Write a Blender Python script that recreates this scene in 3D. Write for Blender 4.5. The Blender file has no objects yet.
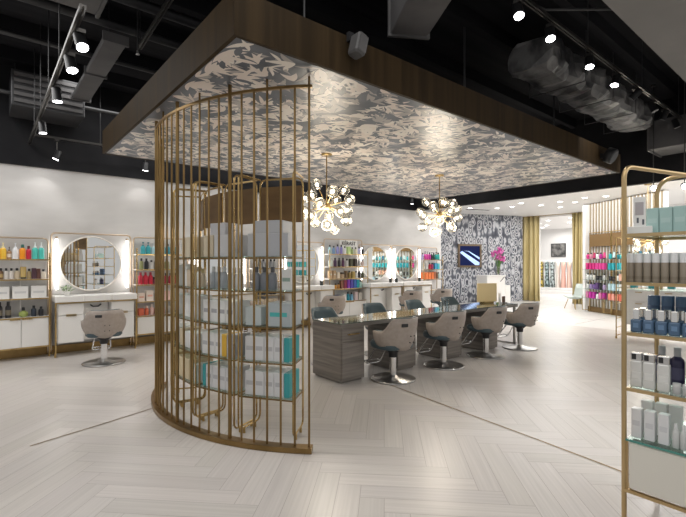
import bpy, math, random
from mathutils import Vector, Matrix
PI = math.pi
R = random.Random(7)
S = bpy.context.scene
C = S.collection
# ------------------------------------------------------------------ camera
YAW = math.radians(50.4)
FW = Vector((math.cos(YAW), math.sin(YAW), 0)); RT = Vector((math.sin(YAW), -math.cos(YAW), 0))
CH = 1.5; FP = 436.0; HY = 263.0
cd = bpy.data.cameras.new('camera'); cam = bpy.data.objects.new('camera', cd); C.objects.link(cam)
cam.location = (0, 0, CH); cam.rotation_euler = (PI/2, 0, YAW - PI/2)
cd.sensor_width = 36; cd.lens = FP/686*36; cd.shift_y = 4.5/686; cd.clip_start = .05; cd.clip_end = 120
S.camera = cam
# ------------------------------------------------------------------ world, big lights, exposure
w = bpy.data.worlds.new('world'); S.world = w; w.use_nodes = True
bgn = w.node_tree.nodes['Background']; bgn.inputs[0].default_value = (1.0, .985, .97, 1); bgn.inputs[1].default_value = .52
S.view_settings.view_transform = 'Standard'; S.view_settings.look = 'None'
S.view_settings.gamma = 1; S.view_settings.use_curve_mapping = False
S.view_settings.exposure = -0.1
def area(name, loc, sx, sy, power, col=(1, .985, .96), rot=(0, 0, 0)):
    l = bpy.data.lights.new(name, 'AREA'); l.shape = 'RECTANGLE'; l.size = sx; l.size_y = sy; l.energy = power; l.color = col
    o = bpy.data.objects.new(name, l); C.objects.link(o); o.location = loc; o.rotation_euler = rot
    return o
area('salon_ceiling_light', (13.2, 4.5, 3.31), 5.5, 8, 360)
area('store_ceiling_light', (22, 8, 3.35), 7, 8, 560)
area('hall_fill_light', (.2, .2, 4.3), 5, 5, 140)  # added fill above the camera, stands for no visible lamp
area('hall_fill_light', (6.0, -2.2, 3.45), 6, 4, 150)  # second added fill, unseen, just under the soffit
area('side_fill_light', (-.9, 6.0, 4.2), 2, 4, 130)  # added to brighten the left floor and wall, no fixture there
area('wall_fill_light', (5.2, 7.6, 4.3), 8.5, .8, 120)  # added fill strip that lifts the white wall, not a real fitting
area('white_ceiling_fill_light', (10.35, 3.5, 3.10), .25, 8, 110, rot=(PI, 0, 0))  # added uplight to brighten the white ceiling, there is no cove

# ------------------------------------------------------------------ helpers
def at(px, py, z=0.0):
    d = FP*(CH-z)/(py-HY); q = (px-343)/FP*d
    p = FW*d + RT*q; return Vector((p.x, p.y, z))
def ray(px, d):
    p = FW*d + RT*((px-343)/FP*d); return p
def onY(px, Y):
    k = (px-343)/FP; d = Y/(FW.y + k*RT.y); return d*(FW.x + k*RT.x)
def onX(px, X):
    k = (px-343)/FP; d = X/(FW.x + k*RT.x); return d*(FW.y + k*RT.y)

class MB:
    def __init__(s): s.v = []; s.f = []; s.m = []; s.sm = []; s.cur = 0; s.xf = None
    def add(s, vs, fs, smooth=False):
        n = len(s.v)
        for p in vs:
            p = Vector(p); s.v.append(s.xf @ p if s.xf else p)
        for f in fs:
            s.f.append([n+i for i in f]); s.m.append(s.cur); s.sm.append(smooth)
        return s
    def mat(s, i): s.cur = i; return s
    def box(s, x0, x1, y0, y1, z0, z1, b=0.0):
        if b <= 0:
            return s.add([(x0,y0,z0),(x1,y0,z0),(x1,y1,z0),(x0,y1,z0),(x0,y0,z1),(x1,y0,z1),(x1,y1,z1),(x0,y1,z1)],
                         [(3,2,1,0),(4,5,6,7),(0,1,5,4),(1,2,6,5),(2,3,7,6),(3,0,4,7)])
        def ring(i, z): # chamfered plan
            a0, a1, c0, c1 = x0+i, x1-i, y0+i, y1-i
            return [(a0+b,c0,z),(a1-b,c0,z),(a1,c0+b,z),(a1,c1-b,z),(a1-b,c1,z),(a0+b,c1,z),(a0,c1-b,z),(a0,c0+b,z)]
        vs = ring(b*.7, z0)+ring(0, z0+b)+ring(0, z1-b)+ring(b*.7, z1)
        fs = [tuple(range(7,-1,-1)), tuple(range(24,32))]
        for k in range(3):
            for i in range(8): j = (i+1) % 8; fs.append((k*8+i, k*8+j, k*8+8+j, k*8+8+i))
        return s.add(vs, fs)
    def lathe(s, prof, n=14, cx=0, cy=0, cz=0, smooth=True, cap=True):
        vs = []; fs = []
        for r, z in prof:
            for i in range(n):
                a = 2*PI*i/n; vs.append((cx+r*math.cos(a), cy+r*math.sin(a), cz+z))
        for k in range(len(prof)-1):
            for i in range(n):
                j = (i+1) % n; fs.append((k*n+i, k*n+j, (k+1)*n+j, (k+1)*n+i))
        s.add(vs, fs, smooth)
        if cap:
            if prof[0][0] > 1e-4: s.add(vs[:n], [tuple(range(n-1,-1,-1))])
            if prof[-1][0] > 1e-4: s.add(vs[-n:], [tuple(range(n))])
        return s
    def cyl(s, r, z0, z1, n=12, cx=0, cy=0): return s.lathe([(r,z0),(r,z1)], n, cx, cy)
    def sphere(s, r, c, n=14, m=8):
        return s.lathe([(max(r*math.sin(PI*k/m), 1e-5), -r*math.cos(PI*k/m)) for k in range(m+1)], n, c[0], c[1], c[2], True, False)
    def tube(s, pts, r, n=8, closed=False, cap=True):
        pts = [Vector(p) for p in pts]; N = len(pts); vs = []; fs = []; up = None
        for i, p in enumerate(pts):
            if closed: t = pts[(i+1) % N]-pts[i-1]
            else: t = pts[min(i+1, N-1)]-pts[max(i-1, 0)]
            t.normalize()
            if up is None: up = Vector((0,0,1)) if abs(t.z) < .9 else Vector((1,0,0))
            up = up - t*up.dot(t)
            if up.length < 1e-4: up = t.orthogonal()
            up.normalize(); sd = t.cross(up)
            for k in range(n):
                a = 2*PI*k/n + PI/n; vs.append(p + up*(r*math.cos(a)) + sd*(r*math.sin(a)))
        for i in range(N if closed else N-1):
            b = (i+1) % N
            for k in range(n): j = (k+1) % n; fs.append((i*n+k, i*n+j, b*n+j, b*n+k))
        s.add(vs, fs, n > 4)
        if not closed and cap: s.add(vs[:n], [tuple(range(n-1,-1,-1))]); s.add(vs[-n:], [tuple(range(n))])
        return s
    def prism(s, poly, z0, z1):
        n = len(poly); vs = [(p[0],p[1],z0) for p in poly]+[(p[0],p[1],z1) for p in poly]
        return s.add(vs, [tuple(range(n-1,-1,-1)), tuple(range(n,2*n))]+[(i,(i+1)%n,n+(i+1)%n,n+i) for i in range(n)])
    def mesh(s, name, mats):
        me = bpy.data.meshes.new(name); me.from_pydata([tuple(v) for v in s.v], [], s.f)
        mats = mats if isinstance(mats, (list, tuple)) else [mats]
        for m in mats: me.materials.append(m)
        me.polygons.foreach_set('material_index', [min(i, len(mats)-1) for i in s.m])
        me.polygons.foreach_set('use_smooth', s.sm); me.update()
        return me
    def build(s, name, mats, parent=None, loc=None, rz=0):
        return link(name, s.mesh(name, mats), parent, loc, rz)
def link(name, me, parent=None, loc=None, rz=0):
    o = bpy.data.objects.new(name, me); C.objects.link(o); o.parent = parent
    if loc is not None: o.location = loc
    o.rotation_euler.z = rz
    return o
def bend(pts, r, n=5):
    """polyline with rounded corners"""
    pts = [Vector(p) for p in pts]; out = [pts[0]]
    for i in range(1, len(pts)-1):
        a = (pts[i-1]-pts[i]).normalized(); b = (pts[i+1]-pts[i]).normalized()
        for k in range(n+1):
            t = k/n; out.append(pts[i]+a*(r*(1-t)**2)+b*(r*t*t))
    out.append(pts[-1]); return out
LABELS = {}
def tag(o, label, cat, group=None, kind=None):
    o['label'] = label; o['category'] = cat
    if group: o['group'] = group
    if kind: o['kind'] = kind
    LABELS.setdefault(label, 0); LABELS[label] += 1
    return o
def thing(name, label, cat, loc=(0,0,0), rz=0, group=None):
    o = bpy.data.objects.new(name, None); C.objects.link(o); o.location = loc; o.rotation_euler.z = rz
    o.empty_display_size = .1
    return tag(o, label, cat, group)
def struct(name, mb, m): o = mb.build(name, m); o['kind'] = 'structure'; return o
def kids(o): return [c for c in bpy.data.objects if c.parent == o]
def dup(o, loc, rz, label, group=None):
    def cp(s, par):
        c = s.copy(); C.objects.link(c)
        if par: c.parent = par
        for k in kids(s): cp(k, c)
        return c
    c = cp(o, None); c.location = loc; c.rotation_euler.z = rz; c['label'] = label
    LABELS.setdefault(label, 0); LABELS[label] += 1
    if group: c['group'] = group
    return c
ORD = ['first','second','third','fourth','fifth','sixth','seventh','eighth','ninth','tenth','eleventh','twelfth','thirteenth','fourteenth','fifteenth','sixteenth']

# ------------------------------------------------------------------ materials
def mat(name, col, rough=.5, metal=0.0, emis=None, es=0.0, trans=0.0, alpha=1.0, spec=None, coat=0.0):
    m = bpy.data.materials.new(name); m.use_nodes = True; b = m.node_tree.nodes['Principled BSDF']
    b.inputs['Base Color'].default_value = (*col, 1); b.inputs['Roughness'].default_value = rough; b.inputs['Metallic'].default_value = metal
    if emis: b.inputs['Emission Color'].default_value = (*emis, 1); b.inputs['Emission Strength'].default_value = es
    if trans: b.inputs['Transmission Weight'].default_value = trans
    if spec is not None: b.inputs['Specular IOR Level'].default_value = spec
    if coat: b.inputs['Coat Weight'].default_value = coat
    b.inputs['Alpha'].default_value = alpha
    return m
def nodes(m): return m.node_tree.nodes, m.node_tree.links, m.node_tree.nodes['Principled BSDF']
def vary(m, c1, c2, scale=(8,8,8), detail=4, rmin=None, rmax=None, lo=.35, hi=.65, coord='Object', bump=0):
    n, l, b = nodes(m)
    tc = n.new('ShaderNodeTexCoord'); mp = n.new('ShaderNodeMapping'); mp.inputs['Scale'].default_value = scale
    nz = n.new('ShaderNodeTexNoise'); nz.inputs['Scale'].default_value = 1; nz.inputs['Detail'].default_value = detail
    cr = n.new('ShaderNodeValToRGB'); cr.color_ramp.elements[0].position = lo; cr.color_ramp.elements[1].position = hi
    cr.color_ramp.elements[0].color = (*c1, 1); cr.color_ramp.elements[1].color = (*c2, 1)
    l.new(tc.outputs[coord], mp.inputs[0]); l.new(mp.outputs[0], nz.inputs['Vector']); l.new(nz.outputs[0], cr.inputs[0]); l.new(cr.outputs[0], b.inputs['Base Color'])
    if rmin is not None:
        mr = n.new('ShaderNodeMapRange'); mr.inputs['To Min'].default_value = rmin; mr.inputs['To Max'].default_value = rmax
        l.new(nz.outputs[0], mr.inputs[0]); l.new(mr.outputs[0], b.inputs['Roughness'])
    if bump:
        bp = n.new('ShaderNodeBump'); bp.inputs['Strength'].default_value = bump; bp.inputs['Distance'].default_value = .02
        l.new(nz.outputs[0], bp.inputs['Height']); l.new(bp.outputs[0], b.inputs['Normal'])
    return m
def clear(name, tint=(.9,.97,.95), refl=.12):
    m = bpy.data.materials.new(name); m.use_nodes = True; n = m.node_tree.nodes; l = m.node_tree.links; n.clear()
    o = n.new('ShaderNodeOutputMaterial'); mx = n.new('ShaderNodeMixShader'); t = n.new('ShaderNodeBsdfTransparent'); g = n.new('ShaderNodeBsdfGlossy')
    t.inputs[0].default_value = (*tint, 1); g.inputs['Roughness'].default_value = .03
    lw = n.new('ShaderNodeLayerWeight'); lw.inputs[0].default_value = .35
    mr = n.new('ShaderNodeMapRange'); mr.inputs['To Min'].default_value = refl*.4; mr.inputs['To Max'].default_value = min(1, refl*5)
    l.new(lw.outputs['Fresnel'], mr.inputs[0]); l.new(mr.outputs[0], mx.inputs[0]); l.new(t.outputs[0], mx.inputs[1]); l.new(g.outputs[0], mx.inputs[2]); l.new(mx.outputs[0], o.inputs[0])
    return m
PBRASS = vary(mat('pale_brass', (.62,.5,.33), .3, 1), (.52,.375,.19), (.62,.46,.25), (3,3,3), 3, .24, .36)
BRASS = vary(mat('brass', (.45,.31,.13), .28, 1), (.42,.285,.115), (.56,.40,.18), (3,3,3), 3, .2, .36)
DBRASS = vary(mat('aged_brass', (.30,.2,.085), .32, 1), (.21,.138,.056), (.31,.205,.088), (3,3,3), 3, .25, .4)
ROSE = vary(mat('soft_bronze_metal', (.55,.44,.33), .3, 1), (.52,.41,.3), (.62,.5,.38), (3,3,3), 2)
FASCIA = vary(mat('bronze_fascia', (.10,.065,.03), .6, .05, spec=.12), (.030,.019,.0085), (.052,.033,.015), (14,14,.6), 5, .55, .7)
HEADER = vary(mat('bronze_header', (.30,.18,.07), .5, .1, spec=.3), (.12,.068,.026), (.18,.105,.042), (2,2,9), 4)
WHITE = mat('white_lacquer', (.80,.785,.76), .3)
CREAM = mat('cream_lacquer', (.72,.69,.62), .35)
WALLW = vary(mat('white_textured_wall', (.7,.69,.67), .6), (.53,.515,.50), (.66,.645,.63), (.9,.9,2.2), 6, bump=.08)
PLASTER = mat('white_plaster', (.84,.83,.82), .6)
BLACK = vary(mat('black_paint', (.012,.012,.014), .7, spec=.2), (.009,.009,.011), (.018,.018,.02), (1.5,1.5,1.5), 4)
DECK = vary(mat('black_deck', (.012,.012,.014), .8, spec=.15), (.008,.008,.01), (.02,.02,.023), (.4,6,1), 3)
DUCT = vary(mat('dark_grey_duct', (.11,.105,.105), .6), (.085,.083,.085), (.13,.125,.125), (2,2,2), 5)
DDUCT = vary(mat('black_duct', (.035,.035,.038), .55), (.025,.025,.028), (.05,.05,.053), (2,2,2), 5)
INSUL = vary(mat('foil_insulation', (.2,.2,.21), .42, .1), (.025,.025,.028), (.17,.168,.168), (2.2,4.5,3), 6, lo=.38, hi=.6, bump=.9)
SOFFIT = vary(mat('grey_soffit', (.2,.19,.185), .8), (.17,.165,.16), (.21,.2,.195), (1,1,1), 4)
PIPE = mat('black_steel_pipe', (.06,.06,.062), .4, .5)
TRACK = mat('track_metal', (.10,.095,.09), .35, .8)
LAMPON = mat('lit_lens', (1,1,1), .4, 0, (1,.98,1), 22)
DOWN = mat('lit_downlight', (1,1,1), .4, 0, (1,.97,.93), 9)
BULB = mat('lit_bulb', (1,1,1), .4, 0, (1,.90,.72), 8)
TUBE = mat('lit_tube', (1,1,1), .4, 0, (1,.98,.95), 9)
GLASS = clear('shelf_glass', (.86,.95,.92), .12)
def globe_mat():
    m = clear('globe_glass', (.96,.94,.88), .15); n = m.node_tree.nodes; l = m.node_tree.links
    out = [x for x in n if x.type == 'OUTPUT_MATERIAL'][0]; old = out.inputs[0].links[0].from_socket
    tr = n.new('ShaderNodeBsdfTranslucent'); tr.inputs[0].default_value = (.95,.93,.88,1); mx = n.new('ShaderNodeMixShader'); mx.inputs[0].default_value = .02
    l.new(old, mx.inputs[1]); l.new(tr.outputs[0], mx.inputs[2]); l.new(mx.outputs[0], out.inputs[0]); return m
GLOBE = globe_mat()
GEDGE = mat('green_glass_edge', (.08,.26,.22), .15)
DCHROME = mat('brushed_base', (.42,.41,.40), .3, 1)
CHROME = mat('chrome', (.75,.75,.75), .12, 1)
STEEL = mat('brushed_steel', (.55,.54,.53), .28, 1)
MIRROR = mat('mirror_glass', (.93,.94,.93), .015, 1)
RIM = mat('mirror_rim', (.78,.74,.68), .35)
TAUPE = vary(mat('taupe_shell', (.36,.31,.27), .5), (.34,.292,.255), (.39,.335,.295), (20,20,20), 3)
TEAL = mat('dark_teal_vinyl', (.055,.085,.10), .42)
RUBBER = mat('black_plastic', (.02,.02,.022), .45)
WOOD = vary(mat('grey_oak_veneer', (.17,.145,.125), .32), (.15,.132,.117), (.26,.23,.20), (1.2,1.2,26), 5, .22, .4)
CURT = vary(mat('mustard_velvet', (.42,.33,.13), .75), (.52,.42,.19), (.66,.55,.29), (5,5,.6), 3)
PAPER = mat('white_paper', (.85,.85,.84), .6)

# floor planks: one colour per plank comes from a face-corner attribute, grain from the plank's UV
def floor_mat():
    m = mat('ash_plank_floor', (.6,.57,.54), .3); n, l, b = nodes(m)
    ca = n.new('ShaderNodeAttribute'); ca.attribute_name = 'plank'
    uv = n.new('ShaderNodeUVMap'); mp = n.new('ShaderNodeMapping'); mp.inputs['Scale'].default_value = (.7, 34, 1)
    nz = n.new('ShaderNodeTexNoise'); nz.inputs['Scale'].default_value = 1.5; nz.inputs['Detail'].default_value = 5
    cr = n.new('ShaderNodeValToRGB'); cr.color_ramp.elements[0].position = .3; cr.color_ramp.elements[1].position = .7
    cr.color_ramp.elements[0].color = (.85,.835,.815,1); cr.color_ramp.elements[1].color = (1.0,.985,.965,1)
    mx = n.new('ShaderNodeMix'); mx.data_type = 'RGBA'; mx.blend_type = 'MULTIPLY'; mx.inputs[0].default_value = 1
    l.new(uv.outputs[0], mp.inputs[0]); l.new(mp.outputs[0], nz.inputs['Vector']); l.new(nz.outputs[0], cr.inputs[0])
    l.new(ca.outputs['Color'], mx.inputs[6]); l.new(cr.outputs[0], mx.inputs[7]); l.new(mx.outputs[2], b.inputs['Base Color'])
    mr = n.new('ShaderNodeMapRange'); mr.inputs['To Min'].default_value = .24; mr.inputs['To Max'].default_value = .38
    l.new(nz.outputs[0], mr.inputs[0]); l.new(mr.outputs[0], b.inputs['Roughness'])
    return m
FLOOR = floor_mat()
def paper_mat():
    """vertical feather-like ovals, slate on white"""
    m = mat('feather_wallpaper', (.7,.7,.7), .55); n, l, b = nodes(m)
    tc = n.new('ShaderNodeTexCoord'); mp = n.new('ShaderNodeMapping'); mp.inputs['Scale'].default_value = (5.8, 1, 3.1)
    nz = n.new('ShaderNodeTexNoise'); nz.inputs['Scale'].default_value = 2.2; nz.inputs['Detail'].default_value = 2
    ad = n.new('ShaderNodeMix'); ad.data_type = 'RGBA'; ad.blend_type = 'LINEAR_LIGHT'; ad.inputs[0].default_value = .18
    vo = n.new('ShaderNodeTexVoronoi'); vo.inputs['Scale'].default_value = 1; vo.inputs['Randomness'].default_value = .62
    cr = n.new('ShaderNodeValToRGB'); e = cr.color_ramp.elements
    e[0].position = .0; e[0].color = (.03,.04,.065,1); e[1].position = .21; e[1].color = (.07,.085,.13,1)
    for p, c in ((.25,(.55,.55,.58,1)),(.33,(.60,.60,.62,1)),(.36,(.04,.047,.065,1)),(.44,(.05,.06,.085,1)),(.47,(.52,.53,.56,1)),(.54,(.58,.59,.62,1)),(.66,(.12,.13,.16,1)),(.85,(.05,.055,.075,1))):
        x = e.new(p); x.color = c
    l.new(tc.outputs['Object'], mp.inputs[0]); l.new(mp.outputs[0], nz.inputs['Vector']); l.new(mp.outputs[0], ad.inputs[6]); l.new(nz.outputs['Color'], ad.inputs[7])
    l.new(ad.outputs[2], vo.inputs['Vector']); l.new(vo.outputs['Distance'], cr.inputs[0]); l.new(cr.outputs[0], b.inputs['Base Color'])
    return m
FEATHER = paper_mat()
_pm = {}
def pcol(c, rough=.35, metal=0.0, trans=0.0):
    k = (tuple(c), rough, metal, trans)
    if k not in _pm: _pm[k] = mat('product_finish', c, rough, metal, trans=trans)
    return _pm[k]

# ================================================================== STRUCTURE
def build_floor():
    wd, L = .155, .93
    me = bpy.data.meshes.new('floor'); vs = []; fs = []; uvs = []; cols = []
    ca, sa = math.cos(PI/4), math.sin(PI/4); rr = random.Random(3)
    def plank(x, y, a, b, horiz):
        cx, cy = x+a/2, y+b/2
        wx, wy = cx*ca-cy*sa, cx*sa+cy*ca
        if not (-3.5 < wx < 11.2 and -2.5 < wy < 9.2): return
        g = .0016; n = len(vs)
        for px, py in ((x+g,y+g),(x+a-g,y+g),(x+a-g,y+b-g),(x+g,y+b-g)): vs.append((px*ca-py*sa, px*sa+py*ca, 0))
        fs.append((n,n+1,n+2,n+3))
        o = rr.random()*40; t = .90+.10*rr.random(); cols.append((.585*t, .56*t*(1-.012*rr.random()), .54*t*(1-.02*rr.random()), 1))
        uvs.extend([(o,o),(o+a,o),(o+a,o+b),(o,o+b)] if horiz else [(o,o),(o,o+a),(o+b,o+a),(o+b,o)])
    for mm in range(-12, 13):
        for k in range(-70, 110):
            ox, oy = k*wd+mm*L, k*wd-mm*L
            if abs(ox) > 16 or abs(oy) > 16: continue
            plank(ox, oy, L, wd, True); plank(ox+L, oy+wd-L, wd, L, False)
    nb = len(fs)
    def quad(x0, x1, y0, y1, z, c):
        n = len(vs); vs.extend([(x0,y0,z),(x1,y0,z),(x1,y1,z),(x0,y1,z)]); fs.append((n,n+1,n+2,n+3)); cols.append((*c,1)); uvs.extend([(0,0)]*4)
    quad(-5, 11, -5, 10, -.002, (.33,.305,.28))
    for i in range(11):      # pale large tiles of the shop beyond
        for j in range(16):
            t = .97+.05*rr.random(); quad(10.9+i*1.6, 12.49+i*1.6, -5+j*1.2, -3.81+j*1.2, .001, (.70*t,.69*t,.68*t))
    me.from_pydata(vs, [], fs); me.materials.append(FLOOR)
    u = me.uv_layers.new(name='UVMap'); u.data.foreach_set('uv', [c for p in uvs for c in p])
    a = me.color_attributes.new('plank', 'FLOAT_COLOR', 'CORNER')
    a.data.foreach_set('color', [c for col in cols for _ in range(4) for c in col])
    o = link('floor', me); o['kind'] = 'structure'
build_floor()
WY = 8.65; WX = 11.18
struct('wall_left', MB().box(-3.5, WX, WY, WY+1.2, 0, 3.06), WALLW)
struct('trim_1', MB().box(-3.5, 10.0, WY-.03, WY+1.2, 3.06, 4.7), BLACK)
struct('baseboard_left', MB().box(-3.5, WX, WY-.05, WY-.002, 0, .13), DBRASS)
struct('ceiling', MB().box(-3.5, 10.0, -3, WY+1.2, 4.6, 4.75), DECK)
bk = MB(); bk.box(9.98, 10.12, -3.2, 9.9, 3.06, 4.7); struct('trim_2', bk, BLACK)
struct('ceiling.001', MB().box(10.12, 17.0, -3.2, 12, 3.35, 3.5), PLASTER)
sf = MB(); sf.box(2.4, 10.0, -3.4, 1.30, 3.5, 3.62); struct('ceiling.002', sf, SOFFIT)
# patterned wall at an angle
pa = Vector((13.07, 10.12, 0)); pb = Vector((16.45, 8.75, 0)); pd = (pb-pa).normalized(); pang = math.atan2(pd.y, pd.x)
o = MB().box(-2.4, (pb-pa).length, 0, .15, 0, 3.36).build('wall_back', FEATHER, None, pa, pang); o['kind'] = 'structure'
# curtain wall with the opening
CX = 16.9
cw = MB(); cw.box(CX, CX+.2, 8.35, 9.4, 0, 3.4); cw.box(CX, CX+.2, -3.2, 6.35, 0, 3.4); cw.box(CX, CX+.2, 6.35, 8.35, 3.28, 3.4)
struct('wall_right', cw, PLASTER)
# shop beyond the opening
bw = MB(); bw.box(26.0, 26.2, 2, 18, 0, 3.6); bw.box(17.1, 26, 16, 16.2, 0, 3.6); bw.box(17.1, 26, 3.0, 3.2, 0, 3.6); struct('wall_beyond', bw, PLASTER)
struct('ceiling.003', MB().box(17.0, 26.2, 2, 17, 3.5, 3.65), PLASTER)
for i, (x, y) in enumerate([(18.6,8.2),(20.4,9.6),(21.6,10.6),(23.2,11.0),(20.0,8.4),(22.2,9.4),(24.4,11.8)]):
    t = thing('ceiling_downlight', 'small bright recessed ceiling light in shop beyond the curtains', 'ceiling light', (x,y,3.5), 0, 'downlights of the shop beyond')
    MB().lathe([(.13,-.004),(.13,-.02),(.10,-.02)],16,cap=False).build('trim_ring', PLASTER, t); MB().cyl(.10,-.012,-.003,16).build('lens', DOWN, t)
# floor inlays
def inlay(name, pts):
    m = MB(); n = len(pts)
    for i in range(n-1):
        a, b = Vector(pts[i]), Vector(pts[i+1]); s = (b-a).normalized().cross(Vector((0,0,1)))*.008
        m.add([a+s, b+s, b-s, a-s], [(0,1,2,3)])
    struct(name, m, DBRASS)
inlay('trim_3', [(3.86,3.75,.003),(3.79,3.15,.003),(3.71,2.5,.003),(3.63,1.8,.003),(3.55,1.2,.003),(3.50,.95,.003)])
inlay('trim_4', [(.3,4.38,.003),(.52,4.45,.003),(.92,4.57,.003),(1.36,4.72,.003)])

# ================================================================== CANOPY
X0, X1, Y0, Y1, ZC = 1.25, 8.06, 2.61, 6.60, 2.98
def leaf_panel():
    m = MB(); rr = random.Random(11)
    m.mat(0).add([(X0+.03,Y0+.03,ZC),(X0+.03,Y1-.03,ZC),(X1-.03,Y1-.03,ZC),(X1-.03,Y0+.03,ZC)], [(0,1,2,3)])
    m.add([(X0+.03,Y0+.03,ZC+.02),(X0+.03,Y1-.03,ZC+.02),(X1-.03,Y1-.03,ZC+.02),(X1-.03,Y0+.03,ZC+.02)], [(3,2,1,0)])
    dz = [0]
    def leaf(x, y, a, L, wd, curve, mi):
        dz[0] += 1; z = ZC-.0006-.0016*((dz[0]*7919) % 1000)/1000
        K = 6; top = []; bot = []
        for k in range(K+1):
            t = k/K; aa = a+curve*(t-.3)
            cx, cy = x+L*t*math.cos(a+curve*t*.5), y+L*t*math.sin(a+curve*t*.5)
            h = wd*math.sin(PI*min(1, t*.96+.04))**.8*(1-.35*t)
            nx, ny = -math.sin(aa), math.cos(aa)
            top.append((cx+nx*h, cy+ny*h)); bot.append((cx-nx*h, cy-ny*h))
        for p in top+bot:
            if not (X0+.035 < p[0] < X1-.035 and Y0+.035 < p[1] < Y1-.035): return
        vs = [(p[0],p[1],z) for p in top]+[(p[0],p[1],z) for p in bot]
        m.mat(mi).add(vs, [(k,k+1,K+1+k+1,K+1+k) for k in range(K)])
    nx, ny = 52, 31
    for i in range(nx):
        for j in range(ny):
            x = X0+(i+.5+rr.uniform(-.42,.42))*(X1-X0)/nx; y = Y0+(j+.5+rr.uniform(-.42,.42))*(Y1-Y0)/ny
            base = rr.choice([0.5, 2.6, -.4, 3.6]) + rr.uniform(-.7,.7); n = rr.randint(5,8); mi = rr.choice([1,1,3,3,2,0])
            for q in range(n):
                a = base+(q-(n-1)/2)*rr.uniform(.24,.36)
                leaf(x, y, a, rr.uniform(.13,.25), rr.uniform(.016,.031), rr.uniform(-.9,.9), mi if rr.random() < .8 else rr.choice([1,2,4,0]))
    slate = vary(mat('slate_blue_print', (.12,.14,.17), .32), (.06,.072,.095), (.14,.155,.18), (3,3,1), 4)
    cream = mat('blush_leaf_print', (.78,.69,.62), .34); mid = mat('taupe_leaf_print', (.42,.385,.365), .34)
    pale = mat('pale_leaf_print', (.82,.76,.69), .34); dk = mat('ink_leaf_print', (.06,.075,.10), .34)
    return m, [slate, cream, mid, pale, dk]
can = thing('ceiling_canopy', 'large suspended bronze-edged canopy with leaf-print underside over the table', 'canopy', (0,0,0))
lm, lmats = leaf_panel(); lm.build('leaf_print_panel', lmats, can)
fm = MB(); h = .30; t_ = .03
for a in ((X0,X1,Y0,Y0+t_),(X0,X1,Y1-t_,Y1),(X0,X0+t_,Y0+t_,Y1-t_),(X1-t_,X1,Y0+t_,Y1-t_)): fm.box(*a, ZC-.006, ZC+h)
fm.build('fascia', FASCIA, can)
MB().box(X0+t_, X1-t_, Y0+t_, Y1-t_, ZC+h-.06, ZC+h-.03).build('top_board', BLACK, can)
hm = MB()
for x in (2.2, 4.6, 7.0):
    for y in (3.2, 6.0): hm.cyl(.012, ZC+h-.05, 4.6, 6, x, y)
hm.build('hanger_rods', PIPE, can)

# ================================================================== CURVED CAGE SCREEN
CC = Vector((3.46, 4.34, 0)); RC = 2.10
def arc(a0, a1, r, z, n=48): return [(CC.x+r*math.cos(a0+(a1-a0)*i/n), CC.y+r*math.sin(a0+(a1-a0)*i/n), z) for i in range(n+1)]
AE, AS = math.radians(146), math.radians(226.5)
cage = thing('curved_screen', 'tall curved brass rod screen standing on a curved base rail', 'screen', (0,0,0))
def ringrail(z0, z1, r0, r1, name):
    n = 60; A = [(AE+(AS-AE)*i/n) for i in range(n+1)]
    poly = [(CC.x+r1*math.cos(a), CC.y+r1*math.sin(a)) for a in A]+[(CC.x+r0*math.cos(a), CC.y+r0*math.sin(a)) for a in reversed(A)]
    m = MB(); vs = []; fs = []
    for a in A:
        for r, z in ((r1,z0),(r1,z1),(r0,z1),(r0,z0)): vs.append((CC.x+r*math.cos(a), CC.y+r*math.sin(a), z))
    for i in range(n):
        for k in range(4): fs.append((i*4+k, i*4+(k+1)%4, (i+1)*4+(k+1)%4, (i+1)*4+k))
    fs += [(0,1,2,3), (n*4+3,n*4+2,n*4+1,n*4)]
    m.add(vs, fs).build(name, DBRASS, cage)
ringrail(.004, .045, RC-.045, RC+.045, 'base_rail'); ringrail(2.89, 2.912, RC-.012, RC+.012, 'top_rail')
nr = 26
for i in range(nr):
    a = AS-.012-(AS-AE-.024)*i/(nr-1); thick = i % 6 == 0 and i > 0
    r = .0165 if thick else .0092
    MB().cyl(r, .045, 2.98 if thick or i % 3 == 0 else 2.90, 8, CC.x+RC*math.cos(a), CC.y+RC*math.sin(a)).build('rod', DBRASS, cage)

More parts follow.
